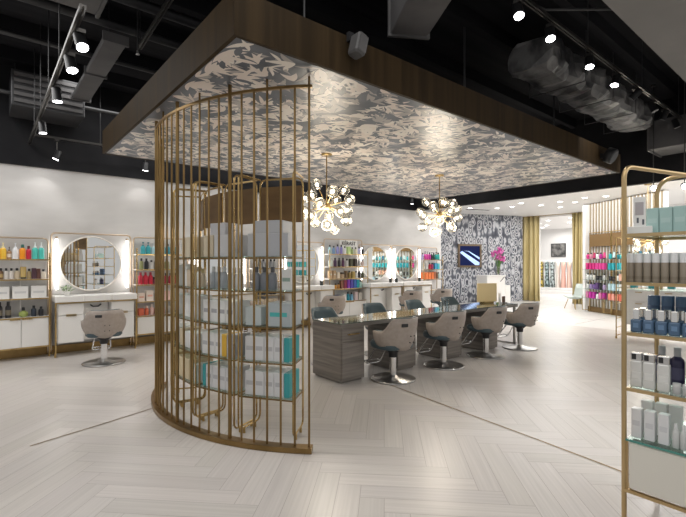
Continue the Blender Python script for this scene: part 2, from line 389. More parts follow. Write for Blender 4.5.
# ------------------------------------------------------------------ products
_pc = {}
def product(kind, col, w_, h_, d_=None, cap=(.02,.02,.022), lab=None, base='product', tr=0.0):
    """(body mesh, [(child name, mesh)])"""
    d_ = d_ or w_
    key = (kind, tuple(col), round(w_,4), round(h_,4), round(d_,4), tuple(cap), tuple(lab) if lab else None, tr)
    if key in _pc: return _pc[key]
    r = w_/2; B = MB(); kid = []; cm = pcol(col, .35, 0, tr); km = pcol(cap, .35); lmm = pcol(lab, .5) if lab else None; mats = [cm]+([lmm] if lab else [])
    if kind == 'carton':
        B.box(-r, r, -d_/2, d_/2, 0, h_, min(.004, w_*.06))
        B.box(-r*.6, r*.6, -d_/2-.0006, -d_/2, h_*.52, h_*.66) if not lab else B.mat(1).box(-r*.72, r*.72, -d_/2-.0008, -d_/2, h_*.42, h_*.6)
        B.mat(0)
    elif kind in ('bottle', 'pump', 'spray'):
        hb = h_*(.78 if kind == 'bottle' else .70)
        B.lathe([(r*.9,0),(r,.004),(r,hb*.80),(r*.86,hb*.90),(r*.45,hb*.985),(r*.42,hb)], 14)
        if lab: B.mat(1).lathe([(r*1.008,hb*.22),(r*1.008,hb*.62)], 14, cap=False)
        K = MB()
        if kind == 'bottle': K.lathe([(r*.52,hb*.985),(r*.52,h_*.985),(r*.46,h_)], 12); nm = 'cap'
        else:
            K.lathe([(r*.5,hb*.985),(r*.5,hb*1.09),(r*.18,hb*1.10),(r*.18,h_*.93)], 10)
            K.box(-r*.25, r*.25, -r*.95, r*.3, h_*.93, h_); nm = 'pump'
        kid.append((nm, K.mesh(nm, km)))
    elif kind == 'jar':
        B.lathe([(r*.92,0),(r,.004),(r,h_*.66),(r*.9,h_*.70)], 16)
        if lab: B.mat(1).lathe([(r*1.008,h_*.15),(r*1.008,h_*.5)], 16, cap=False)
        K = MB().lathe([(r*1.0,h_*.70),(r*1.0,h_*.97),(r*.95,h_)], 16); kid.append(('lid', K.mesh('lid', km)))
    elif kind == 'round':
        B.lathe([(r*.5,0),(r*.9,h_*.12),(r,h_*.3),(r*.88,h_*.5),(r*.4,h_*.62),(r*.3,h_*.66)], 16)
        K = MB().lathe([(r*.32,h_*.65),(r*.32,h_*.95),(r*.15,h_)], 10); kid.append(('stopper', K.mesh('stopper', km)))
    elif kind == 'tube':
        hc = h_*.16; n = 14; vs = []; fs = []
        for k in range(7):
            t = k/6; z = hc+(h_-hc)*t; ry = d_/2*(1-t)+.0015
            for i in range(n): a = 2*PI*i/n; vs.append((r*math.cos(a)*(.94+.06*t), ry*math.sin(a), z))
        for k in range(6):
            for i in range(n): j = (i+1) % n; fs.append((k*n+i,k*n+j,(k+1)*n+j,(k+1)*n+i))
        B.add(vs, fs, True); B.add(vs[-n:], [tuple(range(n))]); B.add(vs[:n], [tuple(range(n-1,-1,-1))])
        if lab: B.mat(1).box(-r*.55, r*.55, -d_/2-.0005, -d_/2+.012, h_*.35, h_*.5)
        kid.append(('cap', MB().lathe([(r*.8,0),(r*.86,.003),(r*.86,hc)], 14).mesh('cap', km)))
    elif kind == 'aerosol':
        B.lathe([(r*.95,0),(r,.004),(r,h_*.66),(r*.94,h_*.68)], 16)
        if lab: B.mat(1).lathe([(r*1.008,h_*.12),(r*1.008,h_*.22)], 16, cap=False)
        K = MB().lathe([(r*.93,h_*.675),(r*.93,h_*.96),(r*.86,h_)], 16); kid.append(('cap', K.mesh('cap', km)))
    elif kind == 'bag':
        B.add([(-r,-d_/2,0),(r,-d_/2,0),(r,d_/2,0),(-r,d_/2,0),(-r*1.04,-d_*.3,h_*.55),(r*1.04,-d_*.3,h_*.55),(r*1.04,d_*.3,h_*.55),(-r*1.04,d_*.3,h_*.55),
               (-r,-.003,h_),(r,-.003,h_),(r,.003,h_),(-r,.003,h_)],
              [(3,2,1,0),(0,1,5,4),(1,2,6,5),(2,3,7,6),(3,0,4,7),(4,5,9,8),(5,6,10,9),(6,7,11,10),(7,4,8,11),(8,9,10,11)], False)
    _pc[key] = (B.mesh(base, mats), kid); return _pc[key]
KN = {'carton':('carton','box'),'bottle':('bottle','bottle'),'pump':('pump_bottle','bottle'),'jar':('jar','jar'),'round':('round_flask','bottle'),
      'tube':('squeeze_tube','tube'),'aerosol':('spray_can','bottle'),'bag':('pouch','pouch'),'spray':('spray_bottle','bottle')}
def put(kind, col, w_, h_, loc, rz, label, group=None, d_=None, **kw):
    me, kid = product(kind, col, w_, h_, d_, **kw)
    o = link(KN[kind][0], me, None, loc, rz); tag(o, label, KN[kind][1], group)
    for nm, k in kid: link(nm, k, o)
    return o
def row(items, p, dirv, z, rz, ctx, group, gap=.006, jit=.3):
    """items: (colour words, kind, rgb, w, h, {opts}); p = left end, dirv = direction to the right; label by colour and order"""
    p = Vector(p); dirv = Vector(dirv).normalized(); s = 0; n = len(items)
    for i, it in enumerate(items):
        if it is None: s += .06; continue
        cw, kind, col, w_, h_ = it[:5]; kw = dict(it[5]) if len(it) > 5 else {}
        q = p+dirv*(s+w_/2); s += w_+kw.pop('gap', gap)
        k = sum(1 for x in items[:i] if x is not None); tot = sum(1 for x in items if x is not None)
        kn = KN[kind][0].replace('_',' ')
        same = [x for x in items if x and x[0] == cw and x[1] == kind]
        where = '' if len(same) == 1 else (' '+ORD[k]+' from left')
        put(kind, col, w_, h_, (q.x, q.y, z), rz+R.uniform(-.06,.06)*jit, f'{cw} {kn}{where} on {ctx}', group, **kw)

# ------------------------------------------------------------------ cage display bays
ROUT, RIN, HALF = 1.95, 1.63, math.radians(7.55)
BANG = [math.radians(a) for a in (213.6, 197.1, 180.6, 164.1)]
LEV = [.36, .66, .96, 1.265, 1.556]
bayname = ['nearest the right end', 'second from the right end', 'third from the right end', 'at the far left end']
def bay(idx):
    a0 = BANG[idx]
    # local frame: +x along outward radius, y tangent (to the picture's left), origin at circle centre
    t = thing('curved_display_rack', f'brass and glass display rack behind the curved rod screen, {bayname[idx]}', 'display rack', (CC.x, CC.y, 0), a0, 'display racks behind the curved screen')
    H = 2.27
    def P(r, s, z): return Vector((r*math.cos(s*HALF), r*math.sin(s*HALF), z))
    for s in (-1, 1):
        pts = bend([P(RIN,s,H-.06), P(RIN,s,.05), P(ROUT,s,.05), P(ROUT,s,H), P(RIN,s,H)], .06)
        m = MB().tube(pts, .0085, 8)
        for r in (RIN+.08, ROUT-.08): m.cyl(.012, 0.002, .045, 8, *P(r,s,0)[:2])
        m.build('side_frame', BRASS, t)
    MB().tube(bend([P(RIN,-1,H-.3), P(RIN,-1,H), P(RIN,1,H), P(RIN,1,H-.3)], .07), .009, 8).build('top_hoop', BRASS, t)
    hx = RIN*math.cos(HALF)
    MB().box(hx-.012, hx+.012, -RIN*math.sin(HALF)+.014, RIN*math.sin(HALF)-.014, 1.87, 2.2).build('header_panel', HEADER, t)
    for z in LEV:
        sh = MB(); q = [P(ROUT,-1,0), P(ROUT,1,0), P(RIN,1,0), P(RIN,-1,0)]
        sh.prism([(p.x,p.y) for p in q], z-.008, z); g = sh.build('glass_shelf', GLASS, t)
        q = [Vector((p.x,p.y,z-.012)) for p in q]
        MB().tube(q, .008, 4, closed=True).build('shelf_edge', DBRASS, g)
    return t
for i in range(4): bay(i)
def bayput(idx, z, items, ctx, r=1.79, start=None):
    a0 = BANG[idx]; M = Matrix.Rotation(a0, 4, 'Z')
    tot = sum(it[3]+.004 for it in items if it)+.05*sum(1 for it in items if not it)
    wid = start if start is not None else tot/2
    p = CC + M @ Vector((r, -wid, 0)); dirv = (M @ Vector((0,1,0)))
    row(items, p, dirv, z, a0+PI/2, ctx, 'boxed sets and bottles on the curved rack', .004, .1)
GW = (.70,.70,.71); GR = (.42,.43,.45); TL = (.05,.36,.38); AM = (.75,.45,.05); LG = (.77,.77,.76)
D_ = dict(d_=.22, lab=(.5,.5,.52))
for lev, nm in ((.36, 'lowest'), (.66, 'second-lowest')):
    bayput(0, lev, [('pale grey','carton',GW,.088,.205,D_)]*4+[('teal-sided','carton',TL,.05,.205,dict(d_=.22))], f'{nm} glass shelf of right-end curved rack')
bayput(1, .36, [('teal-edged','carton',TL,.04,.2,dict(d_=.22))]+[('pale grey','carton',GW,.085,.2,D_)]*4, 'lowest glass shelf of curved rack second from right')
bayput(1, .66, [('white','carton',LG,.085,.2,D_)]*3+[('mustard','carton',AM,.06,.2,dict(d_=.22)),('grey','carton',GR,.08,.2,D_)], 'lower-middle glass shelf of curved rack second from right')
bayput(2, .36, [('cream','carton',(.66,.55,.36),.10,.2,dict(d_=.25))]*3+[('white','carton',LG,.10,.16,dict(d_=.2))], 'lowest glass shelf of curved rack third from right')
bayput(2, .66, [('cream','carton',(.68,.58,.42),.08,.17,dict(d_=.2)),('white','bottle',LG,.06,.17,dict(cap=(.1,.1,.1)))]+[('white','carton',LG,.09,.16,dict(d_=.2))]*3, 'second-lowest glass shelf of curved rack third from right')
bayput(3, .36, [('tan','carton',(.55,.42,.22),.10,.2,dict(d_=.25))]*4, 'lowest glass shelf of curved rack at far left')
bayput(3, .66, [('white','carton',LG,.09,.16,dict(d_=.2))]*4, 'second-lowest glass shelf of curved rack at far left')
bayput(0, .96, [('clear grey','carton',(.55,.6,.6),.15,.16,dict(d_=.2)),None,('grey teal-based','carton',(.45,.5,.52),.22,.2,dict(d_=.24,lab=(.08,.45,.44)))], 'middle glass shelf of right-end curved rack')
bayput(0, 1.265, [('dark grey','bottle',(.22,.23,.26),.075,.2,dict(cap=(.1,.1,.11)))]*3+[None,('white','carton',LG,.1,.18,dict(lab=(.3,.4,.35)))], 'fourth glass shelf of right-end curved rack')
bayput(0, 1.556, [('silver-grey','carton',(.50,.51,.53),.18,.2,dict(d_=.2)),('silver grey wide','carton',(.46,.47,.5),.2,.2,dict(d_=.2))], 'top glass shelf of right-end curved rack')
bayput(1, 1.556, [('cream','carton',(.62,.54,.40),.13,.2,dict(d_=.22)),('light grey','carton',(.6,.6,.61),.24,.2,dict(d_=.2))], 'top glass shelf of curved rack second from right')
bayput(1, 1.756, [('upper light grey','carton',(.58,.58,.6),.2,.11,dict(d_=.18))], 'carton stack atop curved rack second from right', start=.12)
bayput(0, 1.756, [('upper silver-grey','carton',(.46,.47,.49),.28,.11,dict(d_=.20))], 'carton stack atop right-end curved rack', start=.14)
bayput(1, .96, [('white','carton',LG,.1,.2,dict(d_=.2,lab=(.4,.4,.42)))]*4, 'middle glass shelf of curved rack second from right')
bayput(1, 1.265, [('grey','bottle',(.4,.42,.45),.07,.2,dict(cap=(.7,.7,.7)))]*3+[None]+[('white','bottle',LG,.07,.19,dict(cap=(.6,.6,.6)))]*2, 'fourth glass shelf of curved rack second from right')
bayput(2, .96, [('white tall','carton',LG,.09,.22,dict(d_=.16))]*4, 'middle glass shelf of curved rack third from right')
bayput(2, 1.265, [('white','carton',LG,.1,.2,dict(d_=.16)),('beige','carton',(.6,.5,.38),.1,.17,dict(d_=.16)),('white','bottle',LG,.07,.2,dict(cap=(.5,.4,.2))),('beige','bottle',(.6,.5,.38),.07,.18,dict(cap=(.5,.4,.2)))], 'fourth glass shelf of curved rack third from right')
bayput(2, 1.556, [('cream','carton',(.66,.58,.44),.1,.2,dict(d_=.2))]*3, 'top glass shelf of curved rack third from right')
bayput(3, .96, [('white tall','carton',LG,.09,.2,dict(d_=.16))]*4, 'middle glass shelf of curved rack at far left')
bayput(3, 1.265, [('white','carton',LG,.09,.22,dict(d_=.16))]*4, 'fourth glass shelf of curved rack at far left')
bayput(3, 1.556, [('beige','bottle',(.6,.5,.38),.065,.18,dict(cap=(.5,.4,.2)))]*5, 'top glass shelf of curved rack at far left')

# ================================================================== VANITY STATIONS ON THE LEFT WALL
ST = [1.48, 3.80, 5.88, 8.26, 9.505]
stn = ['nearest the left edge of the photo', 'behind the curved rod screen', 'left of the tall product rack', 'right of the tall product rack', 'farthest along the wall']
def station():
    t = thing('vanity_station', 'white lacquer vanity with brass frame '+stn[0], 'vanity', (ST[0], 0, 0), 0, 'vanity stations along the white wall')
    W = .59; f0, f1 = 8.16, 8.6
    m = MB()
    for s in (-1, 1):
        x = s*W
        m.tube(bend([(x,f0,.87),(x,f0,.05),(x,f1,.05)], .05), .013, 8); m.cyl(.016, 0.002, .05, 8, x, f0+.06); m.cyl(.016, 0.002, .05, 8, x, f1-.04)
    m.tube([(-W,f0-.012,.862),(W,f0-.012,.862)], .012, 4)
    m.build('leg_frame', BRASS, t)
    MB().tube(bend([(-W-.015,f1,.02),(-W-.015,f1,2.0),(W+.015,f1,2.0),(W+.015,f1,.02)], .07), .014, 8).build('wall_hoop', ROSE, t)
    ct = MB()
    for a, b in ((-W-.01,-.2),(-.198,.2),(.202,W+.01)): ct.box(a, b, f0-.02, f1, .872, .97, .008)
    ct.build('countertop', WHITE, t)
    MB().box(-.19, .19, f0+.22, f1, .22, .865).build('knee_panel', WHITE, t)
    MB().tube([(-.08,f0+.205,.80),(-.04,f0+.2,.77),(.04,f0+.2,.77),(.08,f0+.205,.80)], .012, 6).build('tool_holder', RUBBER, t)
    for s in (-1, 1):
        x0, x1 = sorted((s*.2, s*(W-.03)))
        MB().box(x0, x1, f0+.03, f1, .22, .86).build('cabinet', WHITE, t)
        d = MB().box(x0+.004, x1-.004, f0+.008, f0+.029, .67, .845, .004).build('drawer', WHITE, t)
        MB().box((x0+x1)/2-.07, (x0+x1)/2+.07, f0-.006, f0+.008, .668, .678).build('pull', BRASS, d)
        d = MB().box(x0+.004, x1-.004, f0+.008, f0+.029, .225, .66, .004).build('cabinet_door', WHITE, t)
        MB().box((x0+x1)/2-.07, (x0+x1)/2+.07, f0-.006, f0+.008, .648, .66).build('pull', BRASS, d)
        l = MB().cyl(.017, 1.06, 1.90, 10, s*.535, 8.56).build('light_tube', TUBE, t)
        MB().cyl(.022, 1.90, 1.94, 10, s*.535, 8.56).build('end_cap', ROSE, l)
    return t
s0 = station()
for i in range(1, 5): dup(s0, (ST[i],0,0), 0, 'white lacquer vanity with brass frame '+stn[i])
def mirror():
    t = thing('round_mirror', 'round wall mirror with pale rim above the vanity '+stn[0], 'mirror', (ST[0]-.02, 8.62, 1.49), 0, 'round mirrors above the vanities')
    def disc(r0, y0, y1, r1=None):
        m = MB(); m.xf = Matrix.Rotation(PI/2, 4, 'X'); return m
    m = disc(0,0,0); m.lathe([(.452,-.02),(.475,-.02),(.475,.035),(.452,.035),(.452,-.02)], 48, cap=False); m.build('rim', RIM, t)
    m = disc(0,0,0); m.cyl(.455, 0, .028, 48); m.build('mirror_glass', MIRROR, t)
    return t
m0 = mirror()
for i in range(1, 5): dup(m0, (ST[i],8.62,1.49), 0, 'round wall mirror with pale rim above the vanity '+stn[i])

# ================================================================== SALON CHAIRS
def salon_chair():
    t = thing('salon_chair', 'x', 'salon chair', (0,0,0), 0, 'taupe shell salon chairs')
    # local: chair faces +Y
    def shell(rx, ry, z0f, z1f, mtl, name, par, thick, amax, n=28, mz=6):
        m = MB(); vs = []; fs = []
        for side in (0, 1):
            for i in range(n+1):
                a = -amax+2*amax*i/n
                for k in range(mz+1):
                    t_ = k/mz; z = z0f(a)+(z1f(a)-z0f(a))*t_
                    fl = (.80+.20*math.sin(min(1, t_*1.25)*PI/2)); o_ = 0 if side == 0 else -thick
                    lean = -.05*t_*math.cos(a)
                    vs.append(((rx*fl+o_)*math.sin(a), -(ry*fl+o_)*math.cos(a)+lean, z))
        N = (n+1)*(mz+1)
        def q(s_, i, k): return s_*N+i*(mz+1)+k
        for i in range(n):
            for k in range(mz):
                fs.append((q(0,i,k),q(0,i+1,k),q(0,i+1,k+1),q(0,i,k+1))); fs.append((q(1,i,k+1),q(1,i+1,k+1),q(1,i+1,k),q(1,i,k)))
            fs.append((q(0,i,mz),q(0,i+1,mz),q(1,i+1,mz),q(1,i,mz))); fs.append((q(0,i+1,0),q(0,i,0),q(1,i,0),q(1,i+1,0)))
        for k in range(mz):
            fs.append((q(0,0,k),q(0,0,k+1),q(1,0,k+1),q(1,0,k))); fs.append((q(0,n,k+1),q(0,n,k),q(1,n,k),q(1,n,k+1)))
        m.add(vs, fs, True); return m.build(name, mtl, par)
    def top(a):
        b = abs(a); 
        u = 0 if b < .75 else min(1, (b-.75)/.55); u = u*u*(3-2*u)
        return .815-.165*u
    back = shell(.30, .285, lambda a: .40+.03*abs(a), top, TAUPE, 'shell', t, .022, 1.75)
    shell(.276, .262, lambda a: .44, lambda a: top(a)+.006, TEAL, 'inner_pad', t, .035, 1.72)
    sl = MB(); sl.xf = Matrix.Rotation(-.30, 4, 'Z'); sl.box(-.045, .045, -.338, -.322, .715, .755, .006); sl.build('handle_slot', RUBBER, back)
    b = MB()
    for x in (-.03, .03):
        for z in (.52, .60):
            b.xf = Matrix.Translation((x+.01, -.318-(z-.52)*.2, z)) @ Matrix.Rotation(PI/2, 4, 'X'); b.cyl(.007, 0, .012, 8)
    b.build('screws', RUBBER, back)
    s = MB(); n = 24; prof = [(.93,.41),(1,.43),(1,.47),(.94,.495),(.6,.502)]
    vs = []; fs = []
    for r, z in prof:
        for i in range(n):
            a = 2*PI*i/n; sx, sy = math.cos(a), math.sin(a); e = .7
            vs.append((.245*r*math.copysign(abs(sx)**e, sx), .03+.255*r*math.copysign(abs(sy)**e, sy), z))
    for k in range(4):
        for i in range(n): j = (i+1) % n; fs.append((k*n+i,k*n+j,(k+1)*n+j,(k+1)*n+i))
    s.add(vs, fs, True); s.add(vs[-n:], [tuple(range(n))]); s.add(vs[:n], [tuple(range(n-1,-1,-1))]); s.build('seat_cushion', TEAL, t)
    MB().lathe([(.10,.405),(.12,.395),(.06,.35),(.055,.29)], 16).build('pump_housing', RUBBER, t)
    MB().cyl(.043, .05, .30, 16).build('column', CHROME, t)
    MB().lathe([(.29,.002),(.295,.012),(.28,.022),(.10,.032),(.06,.055),(.045,.06)], 32).build('base_disc', DCHROME, t)
    f = MB(); f.tube(bend([(-.10,.20,.40),(-.13,.40,.14),(.13,.40,.14),(.10,.20,.40)], .05), .010, 8); f.tube([(-.13,.40,.165),(-.13,.48,.165),(.13,.48,.165),(.13,.40,.165)], .008, 6)
    f.build('footrest', CHROME, t)
    return t
ch = salon_chair()
def chair(x, y, rz, label, first=[True]):
    if first[0]:
        first[0] = False; ch.location = (x,y,0); ch.rotation_euler.z = rz; ch['label'] = label; LABELS.pop('x', None); LABELS[label] = 1
    else: dup(ch, (x,y,0), rz, label)
nrw = ['nearest the camera', 'second along the near side of the table', 'third along the near side of the table', 'farthest along the near side, by the table end']
for i, (x, y, rz) in enumerate([(4.09,3.93,-.05),(5.19,3.97,-.12),(6.26,3.95,-.08),(7.31,3.94,-.22)]): chair(x, y, rz, 'taupe shell salon chair with round base, '+nrw[i])
for i, (x, y) in enumerate([(4.0,5.12),(5.06,5.14),(6.08,5.12),(7.12,5.14)]): chair(x, y, PI+.05*(-1)**i, f'dark teal padded salon chair {ORD[i]} from left behind the long table')
for i, (x, y, rz) in enumerate([(1.41,7.34,-.10),(3.85,7.4,-.5),(5.80,7.4,-.35),(8.38,7.45,-.45),(9.62,7.45,-.45)]): chair(x, y, rz, 'taupe shell salon chair at the vanity '+stn[i])

# ================================================================== LONG TABLE
TX0, TX1, TY0, TY1, TZ = 3.41, 7.655, 4.165, 4.755, .747
tb = thing('manicure_table', 'long grey wood table with glass top beneath the canopy', 'table', (TX0, TY0, 0))
L = TX1-TX0; Wd = TY1-TY0
MB().box(0, L, 0, Wd, .69, TZ-.012).build('wood_top', WOOD, tb)
gp = MB(); gp.box(0, L, 0, Wd, TZ-.012, TZ); gp.build('glass_top', mat('smoked_green_glass', (.22,.25,.21), .06, .55), tb)
for i, x in enumerate((0.0, 1.0, 2.1, 3.15)):
    p = MB(); p.box(x, x+.39, .0, Wd, .03, .69); p.box(x+.02, x+.37, .03, Wd-.03, .003, .03); p = p.build('pedestal', WOOD, tb)
    d = MB().box(x+.01, x+.38, -.012, -.001, .52, .685, .003).build('drawer', WOOD, p)
    MB().box(x+.10, x+.29, -.03, -.012, .60, .612).build('pull', BRASS, p)
    MB().box(x+.01, x+.38, -.012, -.001, .05, .51, .003).build('cabinet_door', WOOD, p)
e = MB(); e.box(L-.05, L-.015, .03, .07, .003, .69); e.box(L-.05, L-.015, Wd-.07, Wd-.03, .003, .69); e.box(L-.05, L-.015, .03, Wd-.03, .003, .03); e.build('end_leg', STEEL, tb)
# things on the table
q = ray(486, 7.75); gb = thing('tabletop_board', 'square gold board standing on far end of the long table', 'board', (7.26, 4.56, TZ), -.42)
MB().box(-.21, .21, -.012, .012, .03, .375, .006).build('panel', mat('gold_board', (.78,.62,.34), .4, .1), gb)
MB().box(-.12, .12, -.05, .05, .001, .03, .004).build('foot', BRASS, gb)
put('aerosol', (.75,.75,.74), .045, .2, (7.36, 4.36, TZ), 0, 'slim silver canister in front of gold board on table end', cap=(.75,.72,.7))
cb = thing('card_holder', 'small brown card holder beside the gold board on the table', 'card holder', (7.53, 4.36, TZ))
MB().box(-.045, .045, -.03, .03, 0.001, .02).build('base', WOOD, cb); MB().box(-.045, .045, .01, .028, .02, .13, .003).build('back_plate', mat('brown_leather', (.13,.06,.035), .5), cb)
for i, (px, Y, nm) in enumerate([(441,4.5,'nearer'),(447,4.6,'farther')]):
    x = onY(px, Y)
    g = MB().lathe([(.028,0.001),(.032,.11),(.034,.12),(.031,.12),(.029,.11),(.026,.006)], 14).build('drinking_glass', clear('tumbler_glass',(.9,.95,.97),.2), None, (x,Y,TZ)); tag(g, f'clear tumbler on middle of long table, the {nm} one', 'glass', 'tumblers on the long table')

# ================================================================== WALL RACKS
def wall_rack(label, x0, x1, levels, hoop, cab=None, yf=8.36, headers=None, mull=True):
    t = thing('wall_rack', label, 'shelf unit', ((x0+x1)/2, 0, 0), 0, 'brass framed product racks on the white wall'); W = (x1-x0)/2
    MB().tube(bend([(-W,WY-.06,.02),(-W,WY-.06,hoop),(W,WY-.06,hoop),(W,WY-.06,.02)], .07), .014, 8).build('wall_hoop', ROSE, t)
    m = MB()
    for s in (-1, 1): m.tube(bend([(s*W,yf,levels[0]+.1),(s*W,yf,.04),(s*W,WY-.08,.04)], .05), .012, 8); m.cyl(.014, .002, .04, 8, s*W, yf+.06)
    m.build('front_posts', BRASS, t)
    if mull: MB().box(-.008, .008, WY-.075, WY-.06, levels[-1], levels[0]+.0).build('divider', WHITE, t)
    for z in levels:
        g = MB().box(-W, W, yf, WY-.07, z-.018, z).build('shelf', WHITE, t); MB().box(-W, W, yf-.008, yf, z-.02, z+.001).build('shelf_edge', BRASS, g)
    if cab:
        z0, z1 = cab; MB().box(-W+.01, W-.01, yf+.02, WY-.07, z0, z1-.02).build('cabinet', WHITE, t)
        for s in (-1, 1):
            a, b = sorted((s*.004, s*(W-.014))); d = MB().box(a, b, yf, yf+.019, z0, z1-.022, .004).build('cabinet_door', WHITE, t)
            a, b = sorted((s*.01, s*.14)); MB().box(a, b, yf-.02, yf, z1-.035, z1-.022).build('pull', BRASS, d)
        MB().box(-W, W, yf-.005, WY-.07, z0-.02, z0).build('bottom_rail', BRASS, t)
    return t
amber = (.80,.42,.03); org = (.85,.30,.01); red = (.55,.02,.05); aqua = (.08,.55,.48); dkk = (.025,.025,.03); brn = (.2,.11,.05); gold_ = (.62,.45,.16); peach = (.75,.5,.38)
G1 = 'products on the far-left wall rack'
wall_rack('brass framed wall rack with white doors at the far left edge', .10, .83, [1.56,1.25,.95,.655], 1.90, (.19,.655))
def wrow(items, x, z, ctx, group, y=8.47, gap=.006): row(items, (x,y,0), (1,0,0), z, 0, ctx, group, gap)
U = 'top shelf of far-left wall rack'
wrow([('amber','pump',amber,.085,.27,dict(cap=(.8,.6,.2))),('yellow','pump',(.85,.52,.05),.085,.25,dict(cap=(.85,.75,.4))),('brown','spray',(.35,.2,.1),.06,.19,dict(cap=(.1,.06,.03),lab=(.7,.6,.5))),('white','pump',(.8,.8,.82),.085,.25,dict(cap=(.8,.82,.85),gap=.006)),
      ('orange','bottle',org,.082,.23,dict(cap=(.02,.12,.10))),('red','bottle',red,.068,.21,dict(cap=(.1,.01,.02),gap=.008)),('aqua','pump',aqua,.08,.27,dict(cap=(.75,.8,.8))),('turquoise','pump',aqua,.08,.27,dict(cap=(.75,.8,.8)))],
     .115, 1.56, U, G1, gap=.003)
U = 'second shelf of far-left wall rack'
wrow([('brown','bottle',brn,.06,.17,dict(lab=(.5,.35,.15)))]*2+[('white','bottle',(.75,.7,.66),.06,.17,{})]*2+[('beige','bottle',(.6,.5,.36),.07,.17,{}),('gold','tube',gold_,.08,.19,dict(cap=(.1,.09,.05))),('bronze slim','bottle',(.4,.3,.15),.06,.16,{}),('dark plum','carton',(.08,.035,.05),.06,.17,{}),('dark brown','carton',(.12,.05,.04),.05,.16,{}),('cream','bottle',(.7,.62,.52),.07,.15,{})],
     .125, 1.25, U, G1, gap=.004)
U = 'third shelf of far-left wall rack'
wrow([('white square','carton',(.8,.79,.77),.20,.185,dict(d_=.16,lab=(.62,.62,.62),gap=.035))]*3, .12, .95, U, G1)
U = 'lowest shelf of far-left wall rack'
wrow([('black','bottle',dkk,.075,.25,dict(gap=.03,lab=(.2,.17,.12)))]*2+[None,('lime green','round',(.35,.42,.12),.125,.15,dict(gap=.035)),('navy small','bottle',(.03,.04,.06),.07,.17,dict(gap=.025)),('black small','bottle',dkk,.07,.15,{})], .165, .655, U, G1)
# rack between first vanity and the screen
G2 = 'products on the rack beside the first vanity'
wall_rack('brass framed wall rack right of the first vanity, half behind the screen', 2.13, 3.12, [1.66,1.385,1.11,.805,.545], 1.97, (.22,.545))
U = 'top shelf of rack right of first vanity'
wrow([('teal','pump',(.04,.35,.40),.085,.22,dict(cap=(.02,.2,.25)))]*2+[('pale blue','pump',(.35,.55,.6),.08,.2,dict(cap=(.6,.65,.65)))]+[('teal blue','bottle',(.05,.3,.38),.08,.2,{})]*5, 2.22, 1.66, U, G2)
U = 'second shelf of rack right of first vanity'
wrow([('olive','bottle',(.3,.32,.14),.07,.2,{}),('black','bottle',dkk,.075,.2,{}),('white','bottle',(.75,.73,.7),.07,.17,{}),('black tall','bottle',dkk,.08,.22,{}),('dark grey','bottle',(.08,.08,.09),.075,.2,{}),('olive wide','bottle',(.28,.28,.14),.085,.2,{})], 2.2, 1.385, U, G2, gap=.015)
U = 'third shelf of rack right of first vanity'
wrow([('red','bottle',red,.08,.22,dict(cap=(.35,.01,.03)))]*3+[('maroon','jar',(.22,.02,.07),.09,.13,{})]*2+[('crimson','bottle',(.4,.02,.05),.08,.2,{})]*3, 2.18, 1.11, U, G2)
U = 'fourth shelf of rack right of first vanity'
wrow([('peach','carton',(.78,.66,.58),.11,.15,dict(lab=(.7,.35,.25))),('blush','carton',(.8,.7,.62),.12,.19,dict(lab=(.75,.4,.3))),('white','carton',(.8,.78,.75),.12,.15,{}),('pink','carton',(.75,.5,.45),.12,.17,{})], 2.17, .805, U, G2, gap=.03)
U = 'lowest shelf of rack right of first vanity'
wrow([('coral','carton',(.75,.17,.09),.09,.13,{}),('orange red','bottle',(.8,.2,.1),.07,.17,dict(cap=(.8,.6,.5))),('pale pink','bottle',(.8,.55,.5),.07,.19,dict(cap=(.8,.7,.65))),('vermilion','carton',(.7,.13,.06),.09,.12,{}),('salmon','bottle',(.8,.4,.3),.07,.18,dict(cap=(.8,.6,.5)))], 2.18, .545, U, G2, gap=.02)
# small rack behind the screen between second and third vanity
wall_rack('narrow wall rack seen through the rod screen between two vanities', 4.47, 5.20, [1.66,1.385,1.11,.805,.545], 1.97, (.22,.545))
for z, nm, items in ((1.66,'top',[('white','bottle',LG,.08,.2,{})]*6),(1.385,'second',[('grey','bottle',GR,.08,.2,{})]*6),(1.11,'third',[('sand','carton',(.6,.5,.35),.1,.18,{})]*5),(.805,'fourth',[('black','bottle',dkk,.08,.2,{})]*6),(.545,'lowest',[('cream','carton',(.65,.55,.42),.1,.17,{})]*5)):
    wrow(items, 4.52, z, f'{nm} shelf of narrow rack behind the screen', 'products on the narrow rack behind the screen', gap=.012)
# tall product rack in the middle of the wall
G3 = 'products on the tall middle wall rack'; N3 = 'tall middle wall rack'
a3, b3 = onY(327.5, 8.45), onY(365.5, 8.45)
wall_rack('tall brass wall rack with lettered sign between the middle vanities', a3, b3, [1.725,1.41,1.115,.86,.55], 2.10, (.12,.55))
span = b3-a3
def fillrow(cols, z, nm, group, N, x0, x1, gap=.008):
    wsum = sum(c[3] for c in cols if c)+.06*sum(1 for c in cols if not c); n = len(cols)
    g = max(.003, (x1-x0-wsum)/max(1, n-1)); wrow(cols, x0, z, f'{nm} shelf of {N}', group, gap=g)
fillrow([('pale teal','bottle',(.35,.55,.6),.075,.22,{}),('steel blue','bottle',(.2,.32,.5),.08,.2,{}),('lavender','bottle',(.3,.3,.6),.075,.24,{}),('violet','bottle',(.28,.25,.55),.075,.23,{}),('white','bottle',(.75,.74,.75),.07,.2,{}),('light green','carton',(.45,.6,.25),.09,.19,{}),('olive','bottle',(.35,.42,.2),.07,.18,{}),('cream','bottle',(.7,.66,.5),.075,.18,{}),('lilac','bottle',(.5,.5,.72),.08,.2,{}),('black','spray',dkk,.07,.2,{})], 1.725, 'top', G3, N3, a3+.05, b3-.05)
